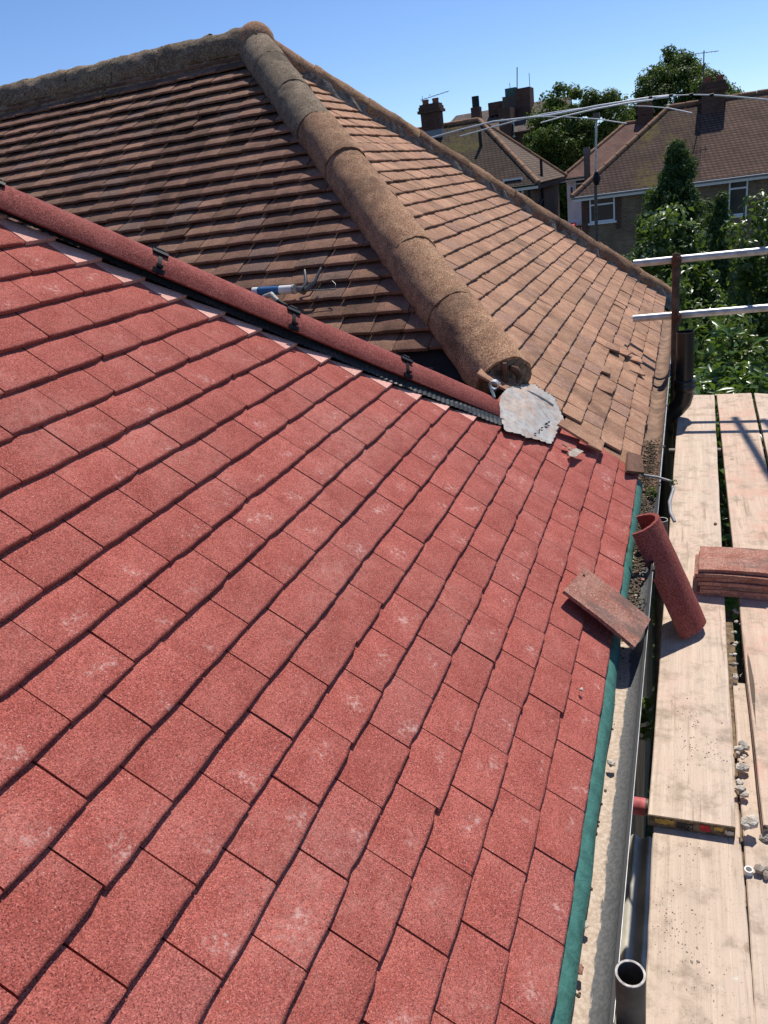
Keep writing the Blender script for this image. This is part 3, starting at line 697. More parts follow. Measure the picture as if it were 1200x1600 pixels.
for y in (1.38,):
    vs = [(x, yy, z) for yy in (y - .06, y + .06) for x, z in half]; n1 = len(half); un.add(vs, [(k_, k_ + 1, n1 + k_ + 1, n1 + k_) for k_ in range(n1 - 1)], True)
un.build('gutter_union', M['black'], redh)
# debris silt in the gutter
si = MB(); rr = random.Random(21)
def lump(mb, c, r, rr, squash=.7):
    c = np.asarray(c, float); ico = [V(*q) for q in ((0, 0, 1), (.894, 0, .447), (.276, .851, .447), (-.724, .526, .447), (-.724, -.526, .447), (.276, -.851, .447), (.724, .526, -.447), (-.276, .851, -.447), (-.894, 0, -.447), (-.276, -.851, -.447), (.724, -.526, -.447), (0, 0, -1))]
    F = [(0, 1, 2), (0, 2, 3), (0, 3, 4), (0, 4, 5), (0, 5, 1), (1, 6, 2), (2, 7, 3), (3, 8, 4), (4, 9, 5), (5, 10, 1), (2, 6, 7), (3, 7, 8), (4, 8, 9), (5, 9, 10), (1, 10, 6), (11, 7, 6), (11, 8, 7), (11, 9, 8), (11, 10, 9), (11, 6, 10)]
    sx, sy = rr.uniform(.7, 1.3), rr.uniform(.7, 1.3)
    mb.add([c + r * rr.uniform(.75, 1.2) * q * V(sx, sy, squash) for q in ico], F)
for _ in range(420):
    y = rr.uniform(-.5, 1.3); x = .392 + abs(rr.gauss(0, .014)); z = -.368 - math.sqrt(max(0, .056 ** 2 - (x - .43) ** 2)) + .002; lump(si, (x, y, z), rr.uniform(.0015, .005), rr)
for _ in range(1500):
    y = rr.uniform(1.4, 2.42); x = .43 + rr.gauss(0, .018); lump(si, (min(max(x, .385), .475), y, -.405 + rr.uniform(0, .012)), rr.uniform(.002, .0065), rr)
for _ in range(800):
    y = rr.uniform(2.45, 3.1); x = .43 + rr.gauss(0, .02); lump(si, (min(max(x, .385), .475), y, -.402 + rr.uniform(0, .014)), rr.uniform(.002, .006), rr)
tag(si.build('gutter_silt', M['dirt'], None, (.43, 1.0, -.42)), 'loose brown silt and crumbs lying along the gutter', 'debris', kind='stuff')

# ------------------------------------------------------------------ lead flashing
px = [(784, 660), (780, 646), (779, 632), (783, 616), (792, 606), (806, 602), (822, 601), (837, 599), (843, 606), (858, 614), (868, 622), (874, 638), (882, 655), (873, 672), (867, 683), (862, 695), (848, 690), (836, 686), (822, 684), (813, 678), (800, 676), (789, 673)]
ctr = np.mean([onA(*q, .02) for q in px], 0); le = MB()
PX = np.array(px, float)
def inside(x, y):
    c_ = False; q = PX
    for i_ in range(len(q)):
        (x1, y1), (x2, y2) = q[i_], q[i_ - 1]
        if (y1 > y) != (y2 > y) and x < (x2 - x1) * (y - y1) / (y2 - y1) + x1: c_ = not c_
    return c_
def snap(x, y):
    best = None
    for i_ in range(len(PX)):
        a_, b_ = PX[i_ - 1], PX[i_]; t_ = max(0, min(1, ((x - a_[0]) * (b_ - a_)[0] + (y - a_[1]) * (b_ - a_)[1]) / ((b_ - a_) @ (b_ - a_)))); q = a_ + (b_ - a_) * t_; dd = (q[0] - x) ** 2 + (q[1] - y) ** 2
        if best is None or dd < best[0]: best = (dd, q)
    return best[1]
gx = np.arange(772, 890, 3.0); gy = np.arange(594, 702, 3.0); idx = {}; vs = []; fs = []
def lv(i_, j_):
    if (i_, j_) not in idx:
        x, y = gx[i_], gy[j_]; q = (x, y) if inside(x, y) else snap(x, y)
        h_ = .011 + .0030 * math.sin(x * .07 + y * .03) + .0020 * math.sin(y * .09 - x * .05 + 1) + .0013 * math.sin(x * .23 + y * .17) * math.sin(y * .13 - x * .19) + .004 * math.exp(-((x - 830) ** 2 + (y - 640) ** 2) / 700)
        idx[(i_, j_)] = len(vs); vs.append(onA(q[0], q[1], h_))
    return idx[(i_, j_)]
for i_ in range(len(gx) - 1):
    for j_ in range(len(gy) - 1):
        if inside(gx[i_] + 1.5, gy[j_] + 1.5): fs.append((lv(i_, j_), lv(i_, j_ + 1), lv(i_ + 1, j_ + 1), lv(i_ + 1, j_)))
le.add(vs, fs, True)
rim = [onA(q[0], q[1], .009) for q in px]; low = [onA(q[0], q[1], -.002) for q in px]; n1 = len(px); le.add(rim + low, [(i, (i + 1) % n1, (i + 1) % n1 + n1, i + n1) for i in range(n1)])
lead = le.build('lead_flashing', M['lead'], None, ctr); tag(lead, 'crumpled pale lead sheet dressed over the junction of red and old tiles', 'flashing')
fo = MB(); fo.tube([onA(824, 611, .015), onA(846, 622, .017), onA(864, 633, .013)], [.006, .009, .006], 10); fo.build('lead_fold', M['lead'], lead)
mk = MB()
for dx, dy, w_, h_ in ((837, 677, 2.2, 1.0), (843, 672, 1.0, 2.6), (847, 668, 2.4, 1.1), (854, 662, 3.2, 2.2), (858, 659, 2.2, 1.6)):
    mk.prism([onA(dx - w_, dy + h_ * .3, .019), onA(dx + w_ * .2, dy + h_, .019), onA(dx + w_, dy - h_ * .2, .019), onA(dx - w_ * .2, dy - h_, .019)], BAS[:, 2], .002)
tag(mk.build('marker_scribble', M['darkpaint'], lead), kind='stuff')
# curled lead strip at the end of the red hip
cl = MB(); c0 = at(772, 602, y=2.08); pts = []
for i in range(30):
    an = i / 29 * 2 * math.pi * 1.35; r_ = .011 + .011 * i / 29; pts.append(c0 + V(math.cos(an + .4) * r_, 0, math.sin(an + .4) * r_))
pts.append(pts[-1] + V(.006, 0, -.03)); pts.append(pts[-1] + V(.012, 0, -.035))
fr = [p + V(0, -.016, 0) for p in pts]; bk = [p + V(0, .016, 0) for p in pts]; th = [c0 + (p - c0) * .9 for p in pts]
n1 = len(pts); cl.add(fr + bk, [(i, i + 1, n1 + i + 1, n1 + i) for i in range(n1 - 1)], True); cl.add([c0 + (p - c0) * .88 for p in fr] + fr, [(i, i + 1, n1 + i + 1, n1 + i) for i in range(n1 - 1)])
cl.add([c0 + (p - c0) * .88 for p in fr] + [c0 + (p - c0) * .88 for p in bk], [(i + n1, i + n1 + 1, i + 1, i) for i in range(n1 - 1)], True)
tag(cl.build('lead_curl', M['galv'], None, c0), 'small curled strip of lead at the end of the red hip', 'lead strip')

# flakes of broken tile and lead near the flashing
def flake(pts, off, mat, name, label, cat, group=None, t=.004):
    ps = [onA(*q, off) for q in pts]; o = MB().prism(ps[::-1], BAS[:, 2], t).build(name, mat, None, np.mean(ps, 0)); return tag(o, label, cat, group)
flake([(888, 706), (900, 700), (912, 705), (905, 709), (899, 714), (890, 712)], .022, M['flint'], 'lead_offcut', 'small pale arrow shaped lead offcut lying on red tiles', 'offcut')
flake([(880, 690), (889, 694), (886, 698), (879, 694)], .02, M['clay'], 'tile_flake', 'dark tile flake nearest the lead sheet', 'tile flake', 'tile flakes by the lead')
flake([(889, 697), (902, 702), (898, 706), (888, 701)], .02, M['clay'], 'tile_flake', 'dark tile flake touching the pale lead offcut', 'tile flake', 'tile flakes by the lead')
# long narrow slipped tile edge and squared dark tile at the junction
for q, mt in (([(872, 662), (878, 655), (944, 690), (940, 704)], 'orange'), ([(918, 694), (928, 682), (945, 690), (941, 705)], 'brown')):
    ps = [onA(*x_, .034) for x_ in q]; MB().prism(ps[::-1], BAS[:, 2], .010).build('cut_tile', M[mt], oldh, np.mean(ps, 0))
ps = [onA(*x_, .03) for x_ in ((980, 735), (982, 705), (1003, 712), (1007, 738))]; MB().prism(ps[::-1], BAS[:, 2], .014).build('eaves_tile', M['brown'], oldh, np.mean(ps, 0))
# pebbles on red tiles
pb = MB(); lump(pb, onA(908, 1077, .012), .007, random.Random(3)); tag(pb.build('pebble', M['stone'], None), 'small pale pebble lying on the red eaves tile', 'pebble')

# ------------------------------------------------------------------ loose tiles
def tile_solid(mb, o, ex, ey, ez, l=.265, w_=.165, t=.013, camber=.006, seed=0):
    rr = random.Random(seed); nx = 6; ny = 3; vs = []
    for z in (0, -t):
        for i in range(nx + 1):
            for j in range(ny + 1):
                x = (i / nx - .5) * l; y = (j / ny - .5) * w_; zz = z + camber * (1 - (2 * i / nx - 1) ** 2); e = .0012
                vs.append(o + ex * (x + rr.uniform(-e, e)) + ey * (y + rr.uniform(-e, e)) + ez * (zz + rr.uniform(-e, e) * .4))
    n1 = ny + 1; m_ = (nx + 1) * n1
    top_ = [(i * n1 + j, (i + 1) * n1 + j, (i + 1) * n1 + j + 1, i * n1 + j + 1) for i in range(nx) for j in range(ny)]
    mb.add(vs, top_, True); mb.add(vs, [tuple(m_ + q for q in reversed(f)) for f in top_], True)
    per = [i * n1 for i in range(nx + 1)] + [nx * n1 + j for j in range(1, ny + 1)] + [i * n1 + ny for i in range(nx - 1, -1, -1)] + [j for j in range(ny - 1, 0, -1)]
    k_ = len(per); mb.add(vs, [(per[i], m_ + per[i], m_ + per[(i + 1) % k_], per[(i + 1) % k_]) for i in range(k_)]); return mb
# slab lying across the eave
ql = [onA(890, 930, .035), onA(905, 880, .035), at(1007, 960, z=-.333), at(1003, 1020, z=-.333)]
ctr = sum(ql) / 4; ex = unit((ql[2] + ql[3]) - (ql[0] + ql[1])); ey = (ql[1] + ql[2]) - (ql[0] + ql[3]); ey = unit(ey - ex * (ey @ ex)); ez = np.cross(ex, ey)
LL = np.linalg.norm((ql[2] + ql[3]) - (ql[0] + ql[1])) / 2; WWd = np.linalg.norm((ql[1] + ql[2]) - (ql[0] + ql[3])) / 2
t_ = tile_solid(MB(), ctr, ex, ey, ez, LL, WWd * .98, .011, .004, 1).build('clay_tile', M['clay'], None, ctr)
tag(t_, 'old stained clay tile lying across the eave over the gutter', 'roof tile')
nb_ = MB(); nb_.box(ctr - ex * LL * .44 + ey * WWd * .25 + ez * .003, ex * .003, ey * .003, ez * .0015); nb_.build('nail_hole', M['dark'], t_)
# stack
rr = random.Random(9); z = -.68
posn = ['lowest', 'second lowest', 'third from bottom', 'middle', 'third from top', 'second from top']
for i in range(7):
    z += .0165; c_ = V(.785 + rr.uniform(-.012, .012), 2.115 + rr.uniform(-.010, .010), z - .002)
    if i == 4: c_ = c_ + V(-.022, .0, 0)
    yw = RAD(-3 + rr.uniform(-2.2, 2.2)); ex = V(math.cos(yw), math.sin(yw), 0); ey = V(-math.sin(yw), math.cos(yw), 0)
    o = tile_solid(MB(), c_, ex, ey, V(0, 0, 1), .265, .205, .0145, .004, 50 + i).build('clay_tile', M['clay'], None, c_)
    tag(o, ('old clay tile on top of the stack on the boards' if i == 6 else f'old clay tile in the stack on the boards, {posn[i]}'), 'roof tile', 'clay tiles stacked on the boards')
# red half round hip tile leaning between the boards and the gutter
n1_ = at(988, 836, z=-.262); n2_ = at(1064, 1000, z=-.672); d = unit(n1_ - n2_); ch = V(0, 1, 0); ch = unit(ch - d * (ch @ d)); upv = np.cross(d, ch); upv = upv if upv[0] > 0 else -upv
o = half_round(MB(), n2_ + ch * .092, n1_ + ch * .092, upv, .092, .092, .014, a0=0, a1=180, seg=22, nl=8, jag=.0012, seed=77).build('hip_tile', M['redhip'], None, n2_)
tag(o, 'loose red half round hip tile leaning from the boards against the gutter', 'hip tile')

# ------------------------------------------------------------------ scaffold
BZ = -.68
def board(pl0, pl1, pr1, pr0, ztop, mat, label, t=.038, wav=.0):
    """corners: near left, far left, far right, near right (x, y)"""
    mb = MB(); n = 24; vs = []; rr = random.Random(int(abs(pl0[0]) * 1000))
    for i in range(n + 1):
        f = i / n; l = V(*pl0) + (V(*pl1) - V(*pl0)) * f; r = V(*pr0) + (V(*pr1) - V(*pr0)) * f
        e = [rr.uniform(-.0012, .0012) for _ in range(4)]; zz = ztop + wav * math.sin(f * 3.14)
        vs += [(l[0] + e[0], l[1], zz - .003), (l[0] + .003 + e[0], l[1], zz), (r[0] - .003 + e[1], r[1], zz), (r[0] + e[1], r[1], zz - .003), (r[0] + e[1], r[1], zz - t), (l[0] + e[0], l[1], zz - t)]
    F = [(i * 6 + j, i * 6 + (j + 1) % 6, (i + 1) * 6 + (j + 1) % 6, (i + 1) * 6 + j) for i in range(n) for j in range(6)]
    F = [tuple(reversed(f)) for f in F] + [(0, 1, 2, 3, 4, 5), tuple(n * 6 + q for q in (5, 4, 3, 2, 1, 0))]
    mb.add(vs, F); c_ = V((pl0[0] + pr1[0]) / 2, (pl0[1] + pl1[1]) / 2, ztop - t)
    return tag(mb.build('scaffold_board', mat, None, c_), label, 'scaffold board', 'scaffold boards')
g2 = lambda x, y, z=BZ: tuple(at(x, y, z=z)[:2])
bA = board(g2(1013, 1272), g2(1061, 617), g2(1116, 617), g2(1150, 1292), BZ, M['wood1'], 'pale scaffold board beside the gutter with its paint marked end over another board')
ec = [at(1013, 1272, z=BZ), at(1150, 1292, z=BZ)]; ex = unit(ec[1] - ec[0]); L_ = np.linalg.norm(ec[1] - ec[0])
en = MB(); en.box((ec[0] + ec[1]) / 2 + V(0, -.0015, -.0195), ex * (L_ / 2 - .001), V(0, .001, 0), V(0, 0, .018)); en.build('end_grain', M['woodend'], bA)
for f0, f1, mt, z0, z1 in ((.08, .30, 'yelmark', .3, .9), (.33, .52, 'dark', .1, .8), (.44, .50, 'white', .3, .6), (.60, .72, 'redmark', .2, .9), (.76, .86, 'yelmark', .4, .9), (.88, .98, 'stone', .2, .7)):
    rr = random.Random(int(f0 * 100)); a = ec[0] + (ec[1] - ec[0]) * f0; b = ec[0] + (ec[1] - ec[0]) * f1; nseg = 7
    up_ = [a + (b - a) * i / nseg + V(0, -.0042, -.038 * (1 - z1) - rr.uniform(0, .006)) for i in range(nseg + 1)]; dn_ = [a + (b - a) * i / nseg + V(0, -.0042, -.038 * (1 - z0) + rr.uniform(0, .006)) for i in range(nseg + 1)]
    MB().prism(dn_ + up_[::-1], V(0, -1, 0), .0006).build('paint_mark', M[mt], bA)
bB = board(g2(1004, 1640, -.72), (.522, 1.6), (.742, 1.6), g2(1184, 1640, -.72), -.7195, M['wood3'], 'pale scaffold board nearest the camera, under the paint marked board end')
bC = board(g2(1192, 1288), g2(1120, 616), g2(1174, 614), (.985, .82), BZ, M['wood2'], 'pink dusted scaffold board in the second row under the tile stack')
bD = board((.742, -.6), (.756, 1.5), (.975, 1.5), (.965, -.6), -.7195, M['wood3'], 'scaffold board at the lower right edge holding rubble lumps')
bE = board((1.005, .9), g2(1178, 614), (1.25, 4.85), (1.225, .9), BZ, M['wood1'], 'scaffold board at the right edge, third row from the gutter')
scf = empty('scaffold', (.53, 2.0, -5.3), 'tubular steel scaffold with two end guard rails and rusty upright beside the gutter', 'scaffold')
RY = 4.6
def tube_part(name, p0, p1, mat, r=.0242, wall=.0035):
    p0 = np.asarray(p0, float); p1 = np.asarray(p1, float)
    return MB().pipe(p0, p1, r, wall).build(name, mat, scf, (p0 + p1) / 2)
tube_part('guard_rail', at(990, 412, y=RY + .05), at(990, 412, y=RY + .05) * V(0, 1, 1) + V(2.3, 0, .012), M['galv'])
tube_part('guard_rail', at(989, 498, y=RY + .05), at(989, 498, y=RY + .05) * V(0, 1, 1) + V(2.3, 0, .030), M['galv'])
xs = at(1056, 440, y=RY)[0]
tube_part('standard', (xs, RY, -5.3), (xs, RY, at(1058, 396, y=RY)[2]), M['oldtube'])
for py_ in (408, 497):
    c_ = at(1057, py_, y=RY); cp = MB(); cp.pipe(c_ + V(0, 0, -.028), c_ + V(0, 0, .028), .031, .006, 16); cp.box(c_ + V(.0, -.033, .01), V(.012, 0, 0), V(0, .008, 0), V(0, 0, .016)); cp.tube([c_ + V(-.012, -.03, .02), c_ + V(.018, -.045, .03)], .007, 8); cp.tube([c_ + V(.0, -.02, .03), c_ + V(.0, -.02, .052)], .010, 8)
    cp.pipe(c_ + V(-.026, .05, 0), c_ + V(.026, .05, 0), .031, .006, 16); cp.build('coupler', M['rust'], scf, c_)
# near and middle uprights with open tops
for px_, py_, D_, dd in ((985, 1521, 1.26, 0), (1034, 812, 3.15, 0)):
    c_ = CAM + ray(px_, py_) * D_; tube_part('standard', (c_[0], c_[1], -5.3), c_, M['tubedk'])
    rm = MB(); rm.pipe(c_ - V(0, 0, .0016), c_ + V(0, 0, .0006), .0244, .0038, 28); rm.build('tube_rim', M['tuberim'], scf, c_)
tube_part('transom', (.462, .93, -.785), (1.6, .95, -.785), M['tubedk']); tube_part('transom_end', (.445, .93, -.785), (.500, .93, -.785), M['redpaint'], r=.0252)
tube_part('transom', (.47, 2.3, -.745), (1.6, 2.3, -.745), M['tubedk']); tube_part('transom', (.50, 3.9, -.745), (1.6, 3.9, -.745), M['tubedk'])
tube_part('ledger', (.625, -.4, -.83), (.63, 4.9, -.83), M['tubedk'])
tube_part('standard', (2.28, RY, -5.3), (2.28, RY, 3.0), M['rust']); tube_part('standard', (2.28, .9, -5.3), (2.28, .9, 3.0), M['rust'])
# upper lift tubes out of the picture whose shadows cross the boards
HS = 3.25 / SUN[2]
for (xa, ya), (xb, yb) in ((at(1148, 652, z=BZ)[:2], (1.12, 2.4)), (at(1192, 655, z=BZ)[:2], (1.30, 3.1))):
    a = V(xa, ya, BZ) + SUN * HS; b = V(xb, yb, BZ) + SUN * HS; tube_part('upper_tube', a, b, M['galv'])
# pale conduit standing in the gap between the near boards
c_ = at(1170, 1358, z=-.705); o = MB().pipe((c_[0], c_[1] + .02, c_[2] - .5), c_, .0105, .003, 16).build('conduit', M['white'], None, (c_[0], c_[1], c_[2] - .5)); tag(o, 'pale plastic conduit end poking up between the near boards', 'conduit')

# soil pipe
sp = empty('soil_pipe', (.578, 4.40, -5.3), 'black soil vent pipe with a socket standing beside the far board end', 'pipe')
tp = at(1071, 518, y=4.40); cx_, cy_ = tp[0], 4.40; ztop = tp[2]; zc = at(1068, 600, y=4.40)[2]
MB().pipe((cx_, cy_, zc), (cx_, cy_, ztop), .0545, .004, 28).build('vent_pipe', M['blackpipe'], sp, (cx_, cy_, zc))
ln = MB(); prof = [(.056, .0), (.064, .006), (.070, .02), (.071, .05), (.066, .056), (.068, .066), (.068, .078), (.055, .082)]
for r_, z_ in prof: pass
vs = []; sg = 28
for r_, z_ in prof: vs += [(cx_ + r_ * math.cos(2 * math.pi * k_ / sg), cy_ + r_ * math.sin(2 * math.pi * k_ / sg), zc - .05 + z_) for k_ in range(sg)]
ln.add(vs, [(i * sg + k_, i * sg + (k_ + 1) % sg, (i + 1) * sg + (k_ + 1) % sg, (i + 1) * sg + k_) for i in range(len(prof) - 1) for k_ in range(sg)], True); ln.build('socket', M['blackpipe'], sp, (cx_, cy_, zc))
bd = MB(); bd.tube([(cx_, cy_, zc - .03), (cx_, cy_, zc - .07), (cx_ - .012, cy_, zc - .12), (cx_ - .05, cy_, zc - .17), (cx_ - .095, cy_, zc - .205), (cx_ - .115, cy_, zc - .26), (cx_ - .118, cy_, zc - .36), (cx_ - .118, cy_, -5.3)], [.060, .060, .060, .058, .056, .055, .055, .055], 24); bd.build('offset_bend', M['blackpipe'], sp, (cx_, cy_, zc - .2))

# ------------------------------------------------------------------ rubble in the board gaps, tools
STN = [(1149, 955, .012, 0), (1152, 972, .010, 0), (1147, 988, .011, 0), (1152, 1006, .012, 0), (1146, 1022, .010, 0), (1150, 1038, .011, 0), (1146, 1055, .012, 0), (1153, 1165, .019, 1), (1160, 1180, .012, 1), (1157, 1200, .018, 1), (1154, 1222, .014, 1), (1160, 1240, .018, 1), (1166, 1288, .026, 2), (1189, 1362, .017, 2), (1197, 1305, .016, 2)]
zone = [('small beige mortar lump in the gap below the tile stack, number {} counting from the stack', [0]), ('beige rubble lump in the middle of the board gap, number {} counting from the top', [0]), None]
third = ['large pale mortar lump beside the paint marked board end', 'grey angular stone on the lower right board', 'pale stone at the right edge near the board ends']
ordn = ['first', 'second', 'third', 'fourth', 'fifth', 'sixth', 'seventh']; cnt = [0, 0, 0]
for i, (px_, py_, r_, zn) in enumerate(STN):
    s_ = MB(); rr = random.Random(60 + i); c_ = at(px_, py_, z=-.70 if zn < 2 else -.69 + (.01 if i == 12 else -.02))
    for _ in range(4 if r_ > .013 else 3): lump(s_, c_ + V(rr.gauss(0, 1), rr.gauss(0, 1), rr.gauss(0, .4)) * r_ * .45, r_ * rr.uniform(.55, .9), rr)
    o = s_.build('rubble', M['stone' if i != 13 else 'flint'], None)
    lb = third[cnt[2]] if zn == 2 else ('%s small beige mortar lump below the tile stack in the board gap' if zn == 0 else '%s beige rubble lump from the top of the lower board gap') % ordn[cnt[zn]]
    cnt[zn] += 1; tag(o, lb, 'rubble', 'rubble lumps between the boards')
led = MB().abox((.735, .6, -.742), (.775, 2.0, -.735)); tag(led.build('timber_batten', M['woodend'], None), 'thin timber batten under the gap between the first two boards', 'batten')
gs = [(955, 1192, .012), (946, 1062, .007), (1004, 905, .008), (906, 1515, .010), (915, 1445, .009)]
gl = ['flat pale chip in the gutter beside the green felt', 'small pale chip in the gutter below the loose clay tile', 'white chip in the dark gutter beside the leaning hip tile', 'dark crumb at the felt edge lowest in the gutter', 'pale crumb at the felt edge above the lowest one']
for (px_, py_, r_), lb in zip(gs, gl):
    s_ = MB(); rr = random.Random(px_); lump(s_, at(px_, py_, z=-.398), r_, rr, .5); tag(s_.build('stone_chip', M['stone' if 'dark' not in lb else 'clay'], None), lb, 'stone chip', 'chips in the gutter')
lr = MB(); lump(lr, at(1118, 818, z=-.675), .011, random.Random(4)); tag(lr.build('tile_fragment', M['clay'], None), 'small red tile fragment on the board above the tile stack', 'tile fragment')
# grit crumbs on boards
gr = MB(); rr = random.Random(31)
cen = [(rr.uniform(.55, .72), rr.uniform(-.2, .74), -.7185) for _ in range(9)] + [(rr.uniform(.54, .95), rr.uniform(.85, 2.0), BZ + .001) for _ in range(9)]
for _ in range(520):
    q = rr.choice(cen); sg_ = rr.choice((.015, .03, .07)); x, y = q[0] + rr.gauss(0, sg_), q[1] + rr.gauss(0, sg_ * 1.6)
    if not (.535 < x < .955) or (q[2] < -.7 and not (x < .725 and y < .76)) or (q[2] > -.7 and (.725 < x < .775 or y < .85)): continue
    lump(gr, (x, y, q[2]), abs(rr.gauss(0, .0011)) + .0007, rr, .6)
tag(gr.build('grit', M['flint'], None, (.7, 1, BZ)), 'scattered grit and crumbs on the scaffold boards', 'grit', kind='stuff')
# crack in near boards
# sealant gun on the brown slope
def onB(px_, py_, off=0.0): return hit(px_, py_, H0 + NB * off, NB)
gun = empty('sealant_gun', onB(440, 455), 'sealant gun with a blue and white cartridge lying on brown tiles', 'tool')
a = onB(396, 456, .035); b = onB(458, 452, .035)
MB().tube([a, a + (b - a) * .14], .024, 16).build('cartridge_end', M['white'], gun); MB().tube([a + (b - a) * .14, a + (b - a) * .68], .0242, 16).build('cartridge_label', M['blue'], gun); MB().tube([a + (b - a) * .68, b], .024, 16).build('cartridge', M['white'], gun)
MB().tube([b, b + (b - a) * .05], .0268, 16).build('end_ring', M['tuberim'], gun)
c_ = onB(472, 454, .035); MB().tube([b + (b - a) * .12, c_ + (b - a) * .05], [.016, .024], 12).build('gun_frame', M['greytool'], gun)
hd_ = MB(); hd_.tube([c_, onB(478, 440, .05), onB(476, 422, .06)], [.014, .011, .007], 8); hd_.build('handle', M['greytool'], gun)
hd_ = MB(); hd_.tube([c_ + V(.02, 0, 0), onB(492, 440, .05), onB(502, 418, .06)], [.014, .010, .007], 8); hd_.build('trigger', M['greytool'], gun)
hd_ = MB(); hd_.tube([c_, onB(524, 452, .03), onB(524, 444, .035), onB(519, 439, .035)], .0035, 6); hd_.build('push_rod', M['greytool'], gun)
hd_ = MB(); hd_.tube([onB(468, 466, .02), onB(484, 462, .02), onB(496, 445, .03)], .004, 6); hd_.build('wire_frame', M['greytool'], gun)
kn = empty('utility_knife', onB(425, 470), 'grey utility knife tucked behind the red hip below the sealant gun', 'knife')
hd_ = MB(); hd_.tube([onB(412, 464, .06), onB(424, 460, .07), onB(434, 470, .06)], [.012, .015, .012], 10); hd_.build('handle', M['tuberim'], kn)
hd_ = MB(); hd_.tube([onB(434, 470, .06), onB(456, 482, .05)], [.010, .007], 8); hd_.build('grip', M['black'], kn)
# grey hose in the gutter end
ho = MB(); ho.tube([at(1003, 742, z=-.33), at(1028, 746, z=-.33), at(1048, 752, z=-.34), at(1052, 765, z=-.36), at(1046, 785, z=-.37), at(1048, 802, z=-.38), at(1054, 815, z=-.40)], [.006, .006, .006, .0065, .007, .007, .007], 10)
tag(ho.build('hose', M['hose'], None), 'grey bent hose hooked over the gutter where red and old tiles meet', 'hose')

# ------------------------------------------------------------------ foliage
def leaf_cloud(name, mat, parent, clumps, per, size, seed, aspect=.45, up=.5, droop=0.0, fold=.25):
    """clumps: (centre, radius) list; each leaf is a folded diamond of four triangles"""
    R = np.random.default_rng(seed); C_ = np.array([c for c, r in clumps]); Rr = np.array([r for c, r in clumps])
    idx = np.repeat(np.arange(len(clumps)), per); n = len(idx)
    dv = R.normal(size=(n, 3)); dv /= np.linalg.norm(dv, axis=1)[:, None]; rad = R.random(n) ** (1 / 2.2)
    P = C_[idx] + dv * (rad * Rr[idx])[:, None] * np.array([1, 1, .8])
    N = dv + R.normal(size=(n, 3)) * .55 + np.array([0, 0, up]); N /= np.linalg.norm(N, axis=1)[:, None]
    T = R.normal(size=(n, 3)) + dv * .6 + np.array([0, 0, -droop]); T -= (T * N).sum(1)[:, None] * N; T /= np.linalg.norm(T, axis=1)[:, None]
    S = np.cross(N, T); sz = size * R.uniform(.6, 1.35, n)[:, None]; w_ = sz * aspect
    base = P - T * sz * .5; tip = P + T * sz * .5 - N * sz * .12; mid = P + N * 0; lf = P + S * w_ * .5 + N * w_ * fold; rt = P - S * w_ * .5 + N * w_ * fold
    VS = np.stack([base, lf, tip, rt, mid], 1).reshape(-1, 3); k_ = np.arange(n)[:, None] * 5
    F = np.concatenate([k_ + np.array([0, 4, 1]), k_ + np.array([1, 4, 2]), k_ + np.array([2, 4, 3]), k_ + np.array([3, 4, 0])], 0)
    org = WLOC[parent.name]; me = bpy.data.meshes.new(name)
    me.vertices.add(len(VS)); me.vertices.foreach_set('co', (VS - org).ravel()); me.loops.add(F.size); me.loops.foreach_set('vertex_index', F.ravel().astype(np.int32))
    me.polygons.add(len(F)); me.polygons.foreach_set('loop_start', np.arange(0, F.size, 3, dtype=np.int32)); me.polygons.foreach_set('loop_total', np.full(len(F), 3, np.int32))
    rv = np.clip(R.random(n) * .7 + R.random(len(clumps))[idx] * .4 - .05, 0, 1); at_ = me.attributes.new('rnd', 'FLOAT', 'FACE'); at_.data.foreach_set('value', np.tile(rv, 4).astype(np.float32))
    me.materials.append(mat); me.update(); me.validate()
    o = bpy.data.objects.new(name, me); link(o, parent, org); o['kind'] = 'stuff'; return o
def trunk(parent, p0, p1, r, limbs=(), mat=None):
    mb = MB(); p0 = np.asarray(p0, float); p1 = np.asarray(p1, float); mb.tube([p0, p0 * .6 + p1 * .4 + V(.05, .03, 0) * r * 4, p1], [r, r * .75, r * .45], 8)
    for q in limbs: mb.tube([p0 * .45 + p1 * .55, (p1 + q) / 2, q], [r * .45, r * .28, r * .08], 6)
    mb.build('trunk', mat or M['bark'], parent)
def dome(cx, cy, z0, z1, rx, ry, n, r_c, seed, flat=1.0, shell=.75):
    rr = random.Random(seed); out = []; cz = (z0 + z1) / 2; hz = (z1 - z0) / 2
    while len(out) < n:
        d_ = unit(V(rr.gauss(0, 1), rr.gauss(0, 1), rr.gauss(0, 1))); f = shell + (1 - shell) * rr.random() if rr.random() < .8 else rr.random()
        bump = 1 + .10 * math.sin(d_[0] * 5 + seed) + .09 * math.sin(d_[2] * 7 + d_[0] * 4 + seed * 2)
        out.append((V(cx + d_[0] * rx * f * bump, cy + d_[1] * ry * f * bump, cz + d_[2] * hz * f * bump), r_c * rr.uniform(.6, 1.25)))
    return out
def tree(name, label, cx, cy, z0, z1, rx, ry, n, r_c, per, leaf, mat, seed, group=None, aspect=.6, cat='tree', shell=.75, **kw):
    t = empty(name, (cx, cy, -5.3), label, cat, group); cl_ = dome(cx, cy, z0, z1, rx, ry, n, r_c, seed, shell=shell)
    trunk(t, (cx, cy, -5.3), (cx, cy, (z0 + z1) / 2), max(.05, rx * .06), [c for c, r in cl_[:6]]); leaf_cloud('crown', mat, t, cl_, per, leaf, seed, aspect, **kw); return t

